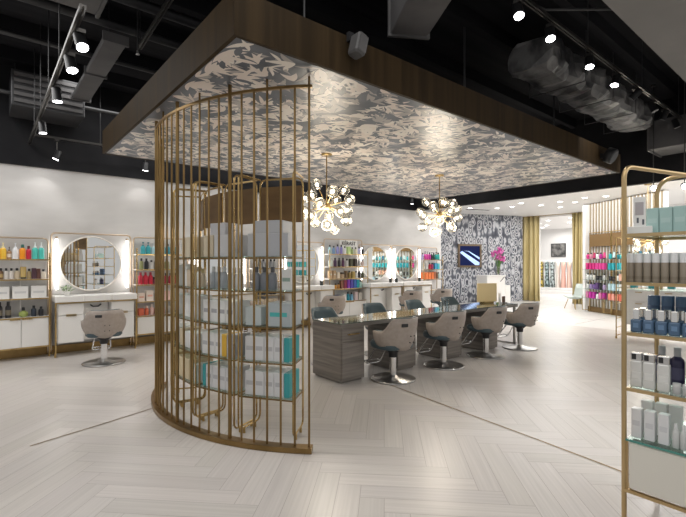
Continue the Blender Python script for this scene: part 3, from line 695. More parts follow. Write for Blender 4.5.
fillrow([('mint white','pump',(.7,.78,.7),.11,.24,dict(cap=(.7,.75,.7))),('dark plum','bottle',(.1,.05,.12),.08,.22,{}),('black','bottle',dkk,.075,.22,{}),('aubergine','bottle',(.15,.06,.14),.075,.22,{}),('white','bottle',LG,.075,.2,{}),('dark olive','carton',(.08,.08,.04),.09,.2,{}),('brown black','carton',(.06,.04,.03),.09,.2,{}),('silver','bottle',(.6,.6,.6),.07,.19,{}),('pale pink','bottle',(.75,.6,.55),.075,.2,{})], 1.41, 'second', G3, N3, a3+.05, b3-.05)
fillrow([('tan','carton',(.6,.42,.25),.085,.2,dict(lab=(.75,.7,.6)))]*2+[('cream','carton',(.7,.62,.5),.09,.16,{}),('beige brown-lidded','jar',(.55,.4,.25),.12,.15,dict(cap=(.08,.05,.03))),('brown','carton',(.2,.12,.05),.07,.19,{}),('bronze','bottle',(.35,.25,.08),.09,.19,{}),('gold','carton',(.5,.36,.1),.08,.17,{}),('white','bottle',LG,.07,.18,{}),('black','bottle',dkk,.08,.2,{}),('olive black','bottle',(.06,.07,.03),.08,.18,{})], 1.115, 'third', G3, N3, a3+.05, b3-.05)
fillrow([None,None,None,('orange','bottle',(.7,.35,.05),.07,.13,{}),('amber','bottle',(.6,.28,.06),.07,.14,{}),('brown','carton',(.25,.1,.06),.08,.2,{}),('maroon','carton',(.3,.04,.1),.08,.21,{}),('purple','carton',(.25,.04,.45),.085,.22,{}),('indigo','carton',(.1,.08,.45),.085,.22,{}),('royal blue','carton',(.04,.15,.5),.085,.22,{}),('teal','carton',(.02,.4,.45),.08,.21,{}),('mint','bottle',(.5,.75,.7),.08,.2,{})], .86, 'fourth', G3, N3, a3+.05, b3-.05)
fillrow([None,None,None,('navy','carton',(.04,.05,.2),.1,.16,{}),('dark teal','carton',(.02,.15,.22),.1,.15,{}),('white','carton',LG,.09,.17,{}),('teal blue','bottle',(.03,.3,.42),.09,.22,{}),('sky blue','bottle',(.2,.45,.65),.085,.2,{}),('blush','carton',(.75,.6,.6),.1,.2,{}),('ivory','carton',(.75,.72,.66),.1,.18,{})], .55, 'lowest', G3, N3, a3+.05, b3-.05)
sg = thing('rack_sign', 'small white sign with dark capital letters on top of middle rack', 'sign', (a3+span*.62, 8.57, 1.725))
MB().box(-.30, .30, 0, .012, .0, .36, .003).build('sign_board', WHITE, sg)
tc = bpy.data.curves.new('sign_letters', 'FONT'); tc.body = 'KÉRAST'; tc.size = .135; tc.align_x = 'CENTER'; tc.extrude = .004
dg = None
tmp = bpy.data.objects.new('lettering_curve', tc); C.objects.link(tmp); bpy.context.view_layer.update()
lme = bpy.data.meshes.new_from_object(tmp.evaluated_get(bpy.context.evaluated_depsgraph_get())); bpy.data.objects.remove(tmp); lme.materials.clear(); lme.materials.append(RUBBER)
to = link('lettering', lme, sg, (0,-.006,.235)); to.rotation_euler = (PI/2,0,0)
# last rack
a4, b4 = onY(421.5, 8.45), onY(440.5, 8.45)
G4 = 'products on the last wall rack'; N4 = 'last wall rack before patterned wall'
wall_rack('short brass wall rack at the far end beside the patterned wall', a4, min(b4, WX-.06), [1.60,1.31,1.02,.7,.45], 1.97, (.15,.45)); b4 = min(b4, WX-.06)
fillrow([('lavender','bottle',(.4,.35,.6),.08,.2,{}),('magenta','pump',(.6,.04,.32),.085,.24,{}),('pink','pump',(.65,.06,.35),.085,.24,{}),('fuchsia','bottle',(.5,.03,.3),.08,.22,{}),('black','pump',dkk,.08,.22,{}),('dark green','bottle',(.02,.08,.07),.08,.22,{}),('teal','pump',(.02,.35,.33),.09,.23,{}),('sea green','bottle',(.03,.4,.36),.09,.22,{})], 1.60, 'top', G4, N4, a4+.04, b4-.04)
fillrow([('silver','carton',(.5,.5,.48),.1,.2,{}),('grey','carton',(.5,.49,.47),.1,.2,{}),None,('red','bottle',red,.08,.2,{}),('violet red','bottle',(.35,.04,.15),.08,.2,{}),('blue','carton',(.05,.3,.5),.11,.19,{}),('turquoise','carton',(.05,.45,.5),.1,.18,{})], 1.31, 'second', G4, N4, a4+.04, b4-.04)
fillrow([('orange','carton',(.75,.2,.06),.11,.2,{})]*4+[('rust','carton',(.35,.12,.06),.09,.22,{}),('brown','carton',(.18,.1,.06),.09,.2,{}),('grey teal','bottle',(.35,.5,.5),.08,.2,{})], 1.02, 'third', G4, N4, a4+.04, b4-.04)

# vanity accessories
pl = thing('potted_plant', 'small green leafy plant in white pot on first vanity', 'plant', (ST[0]-.42, 8.32, .97))
MB().lathe([(.03,.001),(.042,.06),(.045,.07),(.038,.07),(.035,.05)], 14).build('pot', WHITE, pl)
lf = MB()
for i in range(46):
    a = R.uniform(0,2*PI); el = R.uniform(.1,1.3); r = R.uniform(.05,.12); c = Vector((math.cos(a)*math.cos(el)*r, math.sin(a)*math.cos(el)*r, .07+math.sin(el)*r*.9))
    d = Vector((math.cos(a),math.sin(a),.4)).normalized(); s = d.cross(Vector((0,0,1))).normalized()*.016
    lf.add([c-d*.022, c+s+Vector((0,0,.004)), c+d*.03, c-s+Vector((0,0,.004))], [(0,1,2,3)])
    if i % 4 == 0: lf.tube([(0,0,.05), c], .0018, 4)
lf.build('foliage', vary(mat('green_leaves', (.12,.25,.06), .5), (.06,.16,.03), (.25,.4,.12), (30,30,30), 2), pl)
for i, (px, nm) in enumerate([(322,'on the vanity left of the tall rack'),(391,'between the two far vanities, left one'),(397,'between the two far vanities, right one'),(420,'on right end of the farthest vanity')]):
    x = onY(px, 8.3); put('jar', (.03,.035,.03), .08, .11, (x,8.32,.97), 0, 'dark lidded jar '+nm, 'dark jars on the vanities')

# ================================================================== CHANDELIERS
def chandelier(loc, topz, label, n=19, R0=.34, seed=1):
    rr = random.Random(seed); t = thing('globe_chandelier', label, 'chandelier', loc, 0, 'brass globe chandeliers')
    dz = topz-loc[2]
    MB().lathe([(.06,dz-.025),(.075,dz-.02),(.075,dz-.001)], 20).build('ceiling_plate', BRASS, t)
    MB().cyl(.008, .03, dz-.02, 8).build('stem', BRASS, t)
    MB().sphere(.055, (0,0,0), 16, 10).build('hub', BRASS, t)
    ga = PI*(3-math.sqrt(5))
    for i in range(n):
        z = 1-2*(i+.5)/n; z = z*.93; q = math.sqrt(1-z*z); a = ga*i+seed
        d = Vector((q*math.cos(a), q*math.sin(a), z)); L = R0*rr.uniform(.84,1.04)
        if z > .86: d = Vector((.55,.2,.8)).normalized()
        MB().tube([d*.04, d*(L-.065)], .005, 6).build('arm', BRASS, t)
        s = MB(); s.sphere(.077, d*L, 16, 10); g = s.build('glass_globe', GLOBE, t)
        m = MB(); m.sphere(.025, d*(L-.01), 10, 6); m.build('bulb', BULB, g)
    l = bpy.data.lights.new('chandelier_glow', 'POINT'); l.energy = 48; l.color = (1,.90,.76); l.shadow_soft_size = .25
    o = bpy.data.objects.new('chandelier_glow', l); C.objects.link(o); o.parent = t; o.location = (0,0,-.2)
    return t
chandelier((3.60, 4.70, 2.27), ZC, 'globe chandelier hanging closer to the curved rod screen', seed=1)
chandelier((5.93, 4.62, 2.31), ZC, 'globe chandelier hanging over the far half of the table', seed=4)
q = ray(648, 10.2); chandelier((q.x, q.y, 2.0), 3.35, 'globe chandelier glimpsed through the product display at right', 14, .34, 7)

# ================================================================== PATTERNED WALL AREA
def wallpt(px):   # intersection of the pixel's vertical plane with the patterned wall
    r_ = FW + RT*((px-343)/FP); den = r_.x*pd.y-r_.y*pd.x
    d = (pa.x*pd.y-pa.y*pd.x)/den; return r_*d, d
pl_, d0 = wallpt(457.5); pr_, d1 = wallpt(480.5)
tw = (pr_-pl_).length; mid = (pl_+pr_)/2; dm = (d0+d1)/2
z1 = CH+(HY-244.2)*dm/FP; z0 = CH+(HY-267.3)*dm/FP; th_ = z1-z0
nrm = Vector((pd.y,-pd.x,0))
tv = thing('wall_screen', 'bronze-framed screen showing blue image on patterned wall', 'screen', mid+nrm*.03+Vector((0,0,z0)), pang)
fr = MB(); f_ = .07
fr.box(-tw/2, tw/2, -.04, .025, 0, f_); fr.box(-tw/2, tw/2, -.04, .025, th_-f_, th_); fr.box(-tw/2, -tw/2+f_, -.04, .025, f_, th_-f_); fr.box(tw/2-f_, tw/2, -.04, .025, f_, th_-f_); fr.build('frame', mat('bronze_frame', (.2,.15,.10), .4, .6), tv)
iw, ih = tw/2-f_, th_
sc = MB().box(-iw, iw, -.01, .02, f_, th_-f_).build('display', mat('screen_navy', (.003,.006,.03), .5, 0, (.002,.012,.10), .5, spec=.15), tv)
im = MB()
def uvp(u, v): return (-iw+2*iw*u, -.0115, f_+(th_-2*f_)*v)
im.add([uvp(.0,.66), uvp(.12,.74), uvp(1,.15), uvp(.98,.02), uvp(.78,.02)], [(0,4,3,2,1)]); im.add([uvp(.2,.75), uvp(.42,.72), uvp(1,.30), uvp(1,.42), uvp(.45,.74)], [(0,1,2,3,4)])
im.build('picture', mat('screen_light', (.3,.4,.6), .3, 0, (.45,.62,1), 1.0), sc)
# reception desk with flowers
dq = ray(493, 15.4); dk = thing('reception_desk', 'white reception desk before the patterned wall under the flowers', 'desk', (dq.x, dq.y, 0), pang)
MB().box(-.46, .28, -.3, .3, .003, 1.03, .01).build('counter', WHITE, dk); MB().box(-.48, .30, -.33, .33, 1.03, 1.07, .008).build('counter_top', WHITE, dk)
MB().box(.285, .52, -.28, .3, .003, .72, .01).build('side_wing', WHITE, dk)
pn = MB().tube([(.05,-.34,.86),(.2,-.36,1.02)], .012, 6).build('pen_stand', RUBBER, dk)
fl = thing('flower_vase', 'glass vase of pink flowers on white reception desk', 'vase', (ray(498.5,15.4).x, ray(498.5,15.4).y, 1.07), 0)
MB().lathe([(.05,.001),(.07,.1),(.06,.28),(.065,.3),(.055,.28),(.06,.1)], 16).build('vase', GLOBE, fl)
stm = MB(); pet = MB(); rr = random.Random(5)
for i in range(30):
    a = rr.uniform(0,2*PI); r = rr.uniform(0,.24); hh = rr.uniform(.56,.92)-r*.5; p = Vector((r*math.cos(a), r*math.sin(a), hh))
    stm.tube([(r*.08*math.cos(a), r*.08*math.sin(a), .05), (p.x*.35,p.y*.35,.4), p], .006, 5)
    for k in range(6):
        b = 2*PI*k/6; o_ = Vector((math.cos(b),math.sin(b),0)); s = Vector((-math.sin(b),math.cos(b),0))
        pet.add([p, p+o_*.05+s*.03+Vector((0,0,.04)), p+o_*.055+Vector((0,0,.13)), p+o_*.05-s*.03+Vector((0,0,.04))], [(0,1,2,3)])
stm.build('stems', mat('stem_green', (.09,.22,.04), .5), fl); pet.build('petals', vary(mat('pink_petals', (.65,.06,.36), .5), (.55,.03,.28), (.8,.2,.55), (12,12,12), 2), fl)

# curtains
def curtain(y0, y1, z1, label, seed):
    rr = random.Random(seed); m = MB(); n = 64; vs = []; fs = []
    for i in range(n+1):
        t = i/n; y = y0+(y1-y0)*t
        for k in range(5):
            u = k/4; off = (.075*math.sin(t*PI*2*4.5+.6*math.sin(7*t))+.02*math.sin(t*37))*(.8+.35*u)
            vs.append((CX-.16+off, y+.02*math.sin(u*3+t*9), z1+(0.01-z1)*u))
    for i in range(n):
        for k in range(4): fs.append((i*5+k,i*5+k+1,(i+1)*5+k+1,(i+1)*5+k))
    m.add(vs, fs, True); o = tag(m.build('curtain', CURT), label, 'curtain', 'mustard curtains at the doorway')
    md = o.modifiers.new('thickness', 'SOLIDIFY'); md.thickness = .012
YL0, YL1 = onX(517.5, CX-.16), onX(539.5, CX-.16); YR0, YR1 = onX(572.5, CX-.16), onX(584, CX-.16)
curtain(YL1, YL0, 3.33, 'wide floor-length mustard curtain left of the doorway', 1); curtain(YR1, YR0, 3.33, 'narrow floor-length mustard curtain right of the doorway', 2)
cr = MB().tube([(CX-.16,YL0+.05,3.335),(CX-.16,YR1-.05,3.335)], .012, 8).build('curtain_rod', BRASS); tag(cr, 'brass curtain rod under the white ceiling over doorway', 'rod')

# downlights in white ceiling
dl = [(at(px,py,3.35)) for px, py in [(470,208),(497,208),(512,206.5),(521,203),(541,205),(560,201.5),(575,202),(585,197.5),(604,201.5),(606,196),(560,207)]]
for i, p in enumerate(dl):
    t = thing('ceiling_downlight', f'recessed bright downlight in the white ceiling, {ORD[i]} from left', 'ceiling light', (p.x,p.y,3.35), 0, 'downlights in the white ceiling')
    MB().lathe([(.09,-.001),(.09,-.012),(.07,-.012)],16,cap=False).build('trim_ring', PLASTER, t); MB().cyl(.072,-.009,-.002,16).build('lens', DOWN, t)
vt = thing('ceiling_vent', 'long dark slot vent in white ceiling above patterned wall', 'vent', (*at(478,209.5,3.35)[:2],3.35), pang)
v = MB(); v.box(-.5,.5,-.1,.1,-.008,-.001); v.build('frame', PLASTER, vt); v = MB()
for k in range(4): v.box(-.46,.46,-.075+k*.042,-.05+k*.042,-.012,-.008)
v.build('slots', DDUCT, vt)

# ================================================================== STRIPED WALL DISPLAY
sd = Vector((-.524,-.851,0)).normalized(); s0p = Vector((14.68,5.72,0))+sd*.16; sang = math.atan2(sd.y, sd.x)
# local: x toward the camera along the wall, front = +y? pick normal facing the camera side
sn = Vector((sd.y,-sd.x,0)); flip = sn.dot(-FW*1+Vector((-1,0,0))) > 0
if not flip: sn = -sn
sp = thing('striped_wall_panel', 'brass and white striped wall panel behind the pink and teal products', 'wall panel', s0p, sang)
SL = 2.7
ysg = 1 if (Matrix.Rotation(sang,3,'Z') @ Vector((0,1,0))).dot(sn) > 0 else -1
def sb(x0,x1,y0,y1,z0,z1):
    a, b = sorted((ysg*y0, ysg*y1)); return (x0,x1,a,b,z0,z1)
TANP = mat('tan_bronze_panel',(.20,.118,.042),.5,.1)
SLATM = mat('dull_bronze_slat', (.36,.30,.21), .45, .2)
m = MB().box(*sb(0,SL,-.12,0,0,3.34)); m.build('backing', PLASTER, sp)
for i in range(22): MB().box(*sb(.055+i*.122,.093+i*.122,0,.03,.16,3.33)).build('slat', SLATM, sp)
MB().box(*sb(0,SL,0,.05,.003,.16)).build('plinth', TANP, sp)
MB().box(*sb(-.12,-.005,-.12,.14,0.003,3.34)).build('end_post', PLASTER, sp)
srk = thing('product_rack', 'brass rack with bronze headers before the striped wall panel', 'shelf unit', s0p+sn*.06, sang)
m = MB()
bx = [.12,1.0,1.04,1.92,1.96,2.66]
for x in bx:
    m.tube([(x,ysg*.02,.003),(x,ysg*.02,2.42)], .014, 6); m.tube(bend([(x,ysg*.02,.06),(x,ysg*.27,.06),(x,ysg*.27,.5)], .04), .010, 6)
for a in (0,2,4): m.tube([(bx[a],ysg*.02,2.42),(bx[a+1],ysg*.02,2.42)], .014, 6)
m.build('frame', BRASS, srk)
SLEV = [1.62,1.31,1.0,.72,.44]
for a in (0,2,4):
    MB().box(*sb(bx[a]+.02,bx[a+1]-.02,.0,.03,2.0,2.37)).build('header_panel', TANP, srk)
    for z in SLEV: MB().box(*sb(bx[a],bx[a+1],.03,.26,z-.014,z)).build('shelf', GLASS, srk)
mg = (.65,.04,.25); tl = (.03,.38,.42)
SC = {1.62:([('pink','bottle',mg),('rose','bottle',(.7,.3,.4)),('crimson','tube',(.5,.02,.12)),('white','bottle',LG),('magenta','bottle',(.5,.03,.3)),('red pink','tube',(.65,.05,.2))],
            [('teal','bottle',tl),('pale aqua','tube',(.5,.7,.7)),('dark teal','bottle',(.02,.2,.24)),('aqua','bottle',(.1,.5,.52)),('navy teal','tube',(.03,.16,.25)),('mint','bottle',(.5,.75,.7))]),
      1.31:([('crimson','carton',(.6,.03,.2))]*3+[('pink','carton',(.7,.06,.3))]*3, [('teal','carton',(.03,.36,.42))]*3+[('turquoise','carton',(.06,.45,.5))]*3),
      1.0:([('white','bottle',LG),('pale grey','bottle',(.6,.6,.6)),('cream','bottle',(.7,.66,.6)),('black','jar',dkk),('charcoal','jar',(.06,.06,.06)),('silver','bottle',(.5,.5,.5))],
           [('black','jar',dkk),('dark brown','jar',(.06,.04,.03)),('white','bottle',LG),('peach','carton',(.75,.42,.32)),('apricot','carton',(.75,.45,.3)),('salmon','carton',(.75,.35,.28))]),
      .72:([('white','bottle',LG),('lilac','bottle',(.35,.25,.5)),('violet','bottle',(.2,.1,.35)),('plum','carton',(.12,.06,.2)),('black','bottle',dkk),('mauve','bottle',(.4,.3,.5))],
           [('pale aqua','carton',(.5,.68,.7)),('sky','carton',(.45,.62,.7)),('ice blue','carton',(.6,.72,.75)),('white','carton',LG),('grey','carton',(.5,.5,.5)),('beige','carton',(.65,.58,.5))]),
      .44:([('rose','carton',(.6,.2,.35)),('fuchsia','carton',(.55,.02,.35)),('magenta','carton',(.5,.02,.32)),('white','bottle',LG),('pink','carton',(.7,.2,.4)),('berry','carton',(.45,.03,.28))],
           [('coral','carton',(.8,.25,.18)),('salmon','carton',(.8,.35,.28)),('orange pink','carton',(.8,.3,.2)),('red coral','carton',(.75,.18,.12)),('peach','carton',(.8,.45,.36)),('blush','carton',(.8,.55,.48))])}
for zi, (z, (aa, bb)) in enumerate(SC.items()):
    for bi, its in ((0,aa),(2,bb),(4,bb[::-1])):
        if bi == 4 and z < .6: pass
        items = [(c,k,col,.092,.19 if k != 'jar' else .12, dict(d_=.09)) for c,k,col in its]
        if bi == 4: items = items[:5]
        p = s0p+sn*.20+sd*(bx[bi]+.04)
        row(items, p, sd, z, sang if ysg < 0 else sang+PI, f'{["top","second","middle","fourth","lowest"][zi]} shelf, {["left","middle","right"][bi//2]} bay of striped wall rack', 'products on the striped wall rack', .045)
# pale lounge chair
lc = ray(575.0, 14.3); lt = thing('lounge_chair', 'pale green-grey lounge chair near the doorway curtain', 'chair', (lc.x, lc.y, 0), math.radians(68)); lt.scale = (.82,.82,.82)
sh = MB(); vs = []; fs = []; n = 14
prof = [(.30,.44),(.20,.40),(0,.38),(-.2,.40),(-.28,.5),(-.34,.75),(-.42,.98)]
for y, z in prof:
    wv = .30 if z < .6 else .27
    for i in range(n+1): t = i/n*2-1; vs.append((wv*t, y+.06*t*t*(1 if z > .5 else 0), z+.07*t*t*(1 if z < .6 else .0)))
for k in range(len(prof)-1):
    for i in range(n): fs.append((k*(n+1)+i,k*(n+1)+i+1,(k+1)*(n+1)+i+1,(k+1)*(n+1)+i))
sh.add(vs, fs, True); so = sh.build('seat_shell', mat('pale_sage_fabric', (.50,.56,.52), .7), lt); md = so.modifiers.new('t','SOLIDIFY'); md.thickness = .035
for x, y in ((-.25,.24),(.25,.24),(-.25,-.24),(.25,-.24)): MB().tube([(x*.7,y*.7,.39),(x*1.1,y*1.1,.003)], .014, 8).build('leg', BRASS, lt)

# ================================================================== SHOP BEYOND
rk = thing('clothes_rail', 'white clothes rail in the shop beyond the curtains', 'clothes rail', (22.2, 9.95, 0), math.radians(90+15))
m = MB(); m.tube([(-1.5,0,1.62),(1.5,0,1.62)], .018, 8)
for x in (-1.45, 1.45): m.tube([(x,0,.0),(x,0,1.62)], .018, 8); m.box(x-.03,x+.03,-.3,.3,.003,.03)
m.build('frame', PLASTER, rk)
gar = [((.30,.05,.04),'dark red'),((.55,.42,.08),'yellow and black print'),((.6,.46,.12),'mustard print'),((.35,.45,.45),'grey-green print'),((.5,.58,.58),'pale blue print'),((.7,.66,.6),'ivory'),((.75,.45,.38),'blush pink'),((.7,.5,.42),'rose beige'),((.16,.07,.08),'maroon'),((.08,.05,.06),'black'),((.22,.1,.1),'burgundy')]
Mrk = Matrix.Translation(rk.location) @ Matrix.Rotation(rk.rotation_euler.z, 4, 'Z')
for i, (c, nm) in enumerate(gar):
    x = 1.28-i*.255; p = Mrk @ Vector((x,0,0)); g = MB(); vs = []; fs = []; n = 18; rr = random.Random(i)
    prf = [(.03,1.58),(.11,1.52),(.13,1.3),(.11,1.1),(.14,.7),(.16,.28)]
    for r, z in prf:
        for k in range(n): a = 2*PI*k/n; rr_ = r*(1+.12*math.sin(a*5+i)); vs.append((rr_*math.cos(a)*.7, rr_*math.sin(a)*1.7, z))
    for k in range(5):
        for j in range(n): q2 = (j+1) % n; fs.append((k*n+j,k*n+q2,(k+1)*n+q2,(k+1)*n+j))
    g.add(vs, fs, True); g.add(vs[-n:], [tuple(range(n))])
    if 'print' in nm: mt = vary(mat('printed_cloth', c, .8), tuple(v*.12 for v in c), c, (9,9,9), 1, lo=.44, hi=.52)
    else: mt = mat('garment_cloth', c, .8)
    o = g.build('hanging_garment', mt, None, p, Mrk.to_euler().z); tag(o, f'{nm} garment on the clothes rail beyond the curtains', 'garment', 'garments on the rail')
    h_ = MB().tube([(0,0,1.57),(0,0,1.66),(.02,0,1.68)], .006, 5).build('hanger_hook', STEEL, o)
q = ray(558.5, 26.2); pc = thing('wall_picture', 'dark framed square picture on white wall of the shop beyond', 'picture', (25.97, onX(558.5,25.97), 1.5+(HY-257)*26.2/FP-.0), PI/2)
MB().box(-.42,.42,-.0,.03,0,.78).build('frame', RUBBER, pc); MB().box(-.37,.37,.03,.035,.05,.73).build('print', vary(mat('dark_photo_print',(.1,.1,.1),.5),(.04,.04,.04),(.3,.29,.28),(3,3,3),3), pc)
sh2 = thing('shop_counter', 'long white display counter along back wall of shop beyond', 'counter', (24.9, 11.0, 0), PI/2)
MB().box(-3,3,-.3,.3,.003,.9,.01).build('counter_body', PLASTER, sh2); MB().box(-3.05,3.05,-.33,.33,.9,.95).build('counter_top', WHITE, sh2)
ws = thing('wall_shelf', 'long white wall shelf under the picture in shop beyond', 'shelf', (25.8, 11.2, 1.62), PI/2)
MB().box(-3,3,-.18,.18,0,.06).build('board', WHITE, ws); MB().box(-3,3,.1,.18,-.08,0).build('bracket_rail', PLASTER, ws)

# ================================================================== OPEN CEILING SERVICES
def duct(name, label, cat, x0,x1,y0,y1,z0,z1, m, ribs='x', step=1.1, rz=0):
    t = thing(name, label, cat, ((x0+x1)/2,(y0+y1)/2,z0), rz); w_, d_, h_ = (x1-x0)/2, (y1-y0)/2, z1-z0
    MB().box(-w_,w_,-d_,d_,0,h_,.01).build('duct_body', m, t)
    n = max(2, int((x1-x0 if ribs == 'x' else y1-y0)/step)+1)
    for i in range(n):
        u = i/(n-1)
        f = MB()
        if ribs == 'x': x = -w_+2*w_*u; f.box(x-.015,x+.015,-d_-.02,d_+.02,-.02,h_+.02)
        else: y = -d_+2*d_*u; f.box(-w_-.02,w_+.02,y-.015,y+.015,-.02,h_+.02)
        f.build('flange', m, t)
    for s in (-.7,.7):
        x, y = (s*w_, 0) if ribs == 'x' else (0, s*d_); MB().cyl(.006, h_, 4.6-z0, 6, x, y).build('hanger', PIPE, t); return t
duct('air_duct', 'wide grey rectangular duct at top left above the track', 'duct', -1.6,.86,3.2,4.78,3.9,4.35, DUCT, 'x')
duct('air_duct', 'narrow grey duct running beside canopy at upper left', 'duct', 1.05,1.28,5.44,7.7,4.0,4.07, DUCT, 'y')
ah = thing('air_handler', 'grey louvred air unit near the wall at upper left', 'air unit', (.78,8.2,3.78))
MB().box(-.46,.46,-.35,.35,0,.52,.01).build('casing', DDUCT, ah)
for k in range(5): MB().box(-.43,.43,-.375,-.35,.05+k*.095,.10+k*.095).build('louvre', DUCT, ah)
for x in (-.4,.4): MB().cyl(.006,.52,.82,6,x,0).build('hanger', PIPE, ah)
duct('air_duct', 'large grey duct passing over canopy at top centre', 'duct', 2.50-1.1,2.50+1.1,1.80-.18,1.80+.18,3.62,4.0, DUCT, 'x', 1.1, math.radians(59))
duct('air_duct', 'dark cross duct with pale lower edge right of insulated duct', 'duct', 9.08,9.8,1.35,2.5,3.5,4.0, DUCT, 'y', 1.0)
def lumpy():
    t = thing('insulated_duct', 'crumpled foil-wrapped duct above right edge of canopy', 'duct', (6.75,2.60,3.76))
    m = MB(); vs = []; fs = []; n = 40; k = 16; rr = random.Random(9)
    for i in range(n+1):
        x = -1.7+3.7*i/n
        for j in range(k):
            a = 2*PI*j/k; ca_, sa_ = math.cos(a), math.sin(a); e = .72
            b = 1+.07*math.sin(i*1.35+j)+.05*rr.uniform(-1,1)-(.07 if i % 7 == 0 else 0)
            vs.append((x+rr.uniform(-.02,.02), (.30+.03*math.sin(i*.9))*b*math.copysign(abs(ca_)**e,ca_), .23+.20*b*math.copysign(abs(sa_)**e,sa_)))
    for i in range(n):
        for j in range(k): q2 = (j+1) % k; fs.append((i*k+j,i*k+q2,(i+1)*k+q2,(i+1)*k+j))
    fs.append(tuple(range(k-1,-1,-1))); fs.append(tuple(n*k+j for j in range(k)))
    m.add(vs, fs, False).build('foil_wrap', INSUL, t)
    for x in (-1.0,-.1,.8,1.6): MB().tube([(x,-.36,.62),(x,-.36,-.01),(x,.36,-.01),(x,.36,.62)], .008, 4).build('strap', PIPE, t)
lumpy()
def pipe(label, pts, r, m=PIPE):
    t = tag(MB().tube(pts, r, 10).build('ceiling_pipe', m), label, 'pipe', 'pipes under the dark ceiling'); return t
pipe('long thin pipe crossing above the track at far upper left', [(-3,6.45,4.2),(9.9,6.45,4.2)], .03)
pipe('lower long pipe near the white wall at upper left', [(-3,8.05,4.0),(9.9,8.05,4.0)], .03)
pipe('dark pipe just left of canopy corner, nearest of the pipes', [(-2,5.72,4.32),(9.9,5.72,4.32)], .05, DDUCT)
pipe('thick dark pipe above canopy corner at upper left', [(-2,5.25,4.42),(9.9,5.25,4.42)], .06, DDUCT)
pipe('thin conduit looping over the right side of canopy', [(3.6,2.3,4.1),(4.2,2.0,3.95),(4.8,1.6,4.0),(5.5,1.3,4.1)], .012)
pipe('dark conduit beyond the insulated duct at right', [(4.5,1.75,4.35),(9.9,1.75,4.35)], .025, DDUCT)
for i in range(7):
    y = 2.2+i*.95
    t = tag(MB().box(-3, 9.9, y-.05, y+.05, 4.42, 4.6).build('ceiling_joist', DECK), f'black steel joist under dark ceiling, {ORD[i]} from the camera', 'joist', 'joists of the dark ceiling')
sr = thing('sprinkler', 'thin vertical sprinkler drop left of canopy', 'sprinkler', (1.36,5.30,3.86)); MB().cyl(.009,.04,.74,8).build('drop_pipe', PIPE, sr); MB().lathe([(.004,0),(.022,.006),(.012,.02),(.014,.045)],10).build('head', STEEL, sr)
# light tracks and heads
def track(label, a, b, h0=.02, h1=.98):
    a, b = Vector(a), Vector(b); t = thing('light_track', label, 'light track', a, math.atan2((b-a).y,(b-a).x), 'lighting tracks'); L_ = (b-a).length
    m = MB(); m.box(0,L_,-.022,-.008,0,.035); m.box(0,L_,.008,.022,0,.035); m.box(0,L_,-.008,.008,.022,.035); m.build('rail', TRACK, t)
    n = max(2, int(L_/1.5)+1)
    for i in range(n): MB().cyl(.006,.035,4.6-a.z,6,L_*(h0+(h1-h0)*i/(n-1)),0).build('suspension_rod', PIPE, t)
track('long suspended light track at upper left running to the wall', (.58,3.75,3.40), (.58,8.58,3.40), .27, .82)
track('suspended light track above right side of the canopy', (3.3,2.02,3.90), (9.0,2.02,3.90))
track('thin light track along the black band above the white wall', (.62,8.3,3.48), (9.8,8.3,3.48), .1)
track('short light track beside canopy at upper left', (1.38,4.2,4.0), (1.42,5.45,4.0))
def head(p, zt, aim, lit, label, power=60, ang=55):
    p = Vector(p); t = thing('track_spotlight', label, 'spotlight', p, 0, 'track spotlights')
    d = (Vector(aim)-p).normalized(); M = d.to_track_quat('Z','Y').to_matrix().to_4x4()
    b = MB(); b.xf = M; b.lathe([(.030,-.09),(.045,-.08),(.048,.055),(.052,.06)], 16); b.build('can', RUBBER, t)
    l_ = MB(); l_.xf = M; l_.cyl(.043,.061,.064,16); l_.build('lens', LAMPON if lit else mat('unlit_lens',(.35,.35,.35),.2), t)
    y = MB(); y.tube([(0,0,.05),(0,0,max(.06, zt-p.z))], .008, 6); y.box(-.03,.03,-.03,.03,max(.06,zt-p.z)-.03,max(.06,zt-p.z)); y.build('yoke', TRACK, t)
    li = bpy.data.lights.new('spot_beam','SPOT'); li.energy = power; li.spot_size = math.radians(ang); li.spot_blend = .6; li.color = (1,.97,.95); li.shadow_soft_size = .04
    lo = bpy.data.objects.new('spot_beam', li); C.objects.link(lo); lo.parent = t; lo.location = d*.075; lo.rotation_euler = (-d).to_track_quat('Z','Y').to_euler()
def trackpt_Y(px, X, z): return Vector((X, onX(px, X), z))
for i, (px, aim, pw) in enumerate([(81,(1.0,2.2,0),90),(71,(1.1,3.6,0),70),(57,(.9,5.6,0),70),(42.5,(.9,7.2,0),45)]):
    p = trackpt_Y(px, .62, 3.30); head(p, 3.40, aim, True, f'lit spotlight on upper left track, {ORD[i]} from the camera', pw)
for i, (px, py, aim) in enumerate([(57,157.5,(.4,8.6,1.6)),(145.5,168.5,(2.2,8.6,1.6))]):
    z = [3.22,3.22][i]; X = onY(px, 8.3); head((X,8.3,z), 3.48, aim, True, ['lit spotlight on black band above the far-left rack','lit spotlight on black band beside the canopy corner'][i], 9, 95)
for i, px in enumerate([313, 412]):
    X = onY(px, 8.3); head((X,8.3,3.24), 3.48, (X+.1,8.6,1.4), True, ['lit spotlight on black band right of first chandelier','lit spotlight on black band left of second chandelier'][i], 9, 95)
for i, px in enumerate([518,550,589.5,615.5,635,653,664,676]):
    k = (px-343)/FP; d_ = 2.05/(FW.y+k*RT.y); X = d_*(FW.x+k*RT.x)
    head((X,2.05,3.80), 3.90, [(2.9,1.0,.6),(3.4,1.2,.2),(4.4,1.6,.1),(5.0,2.4,.2),(6.5,5.5,.8),(8,.5,0),(8.6,4,0),(9.4,1,0)][i], i < 4, f'{"lit" if i < 4 else "unlit"} spotlight on right-hand track, {ORD[i]} from the camera', 75 if i < 4 else 25, 60)
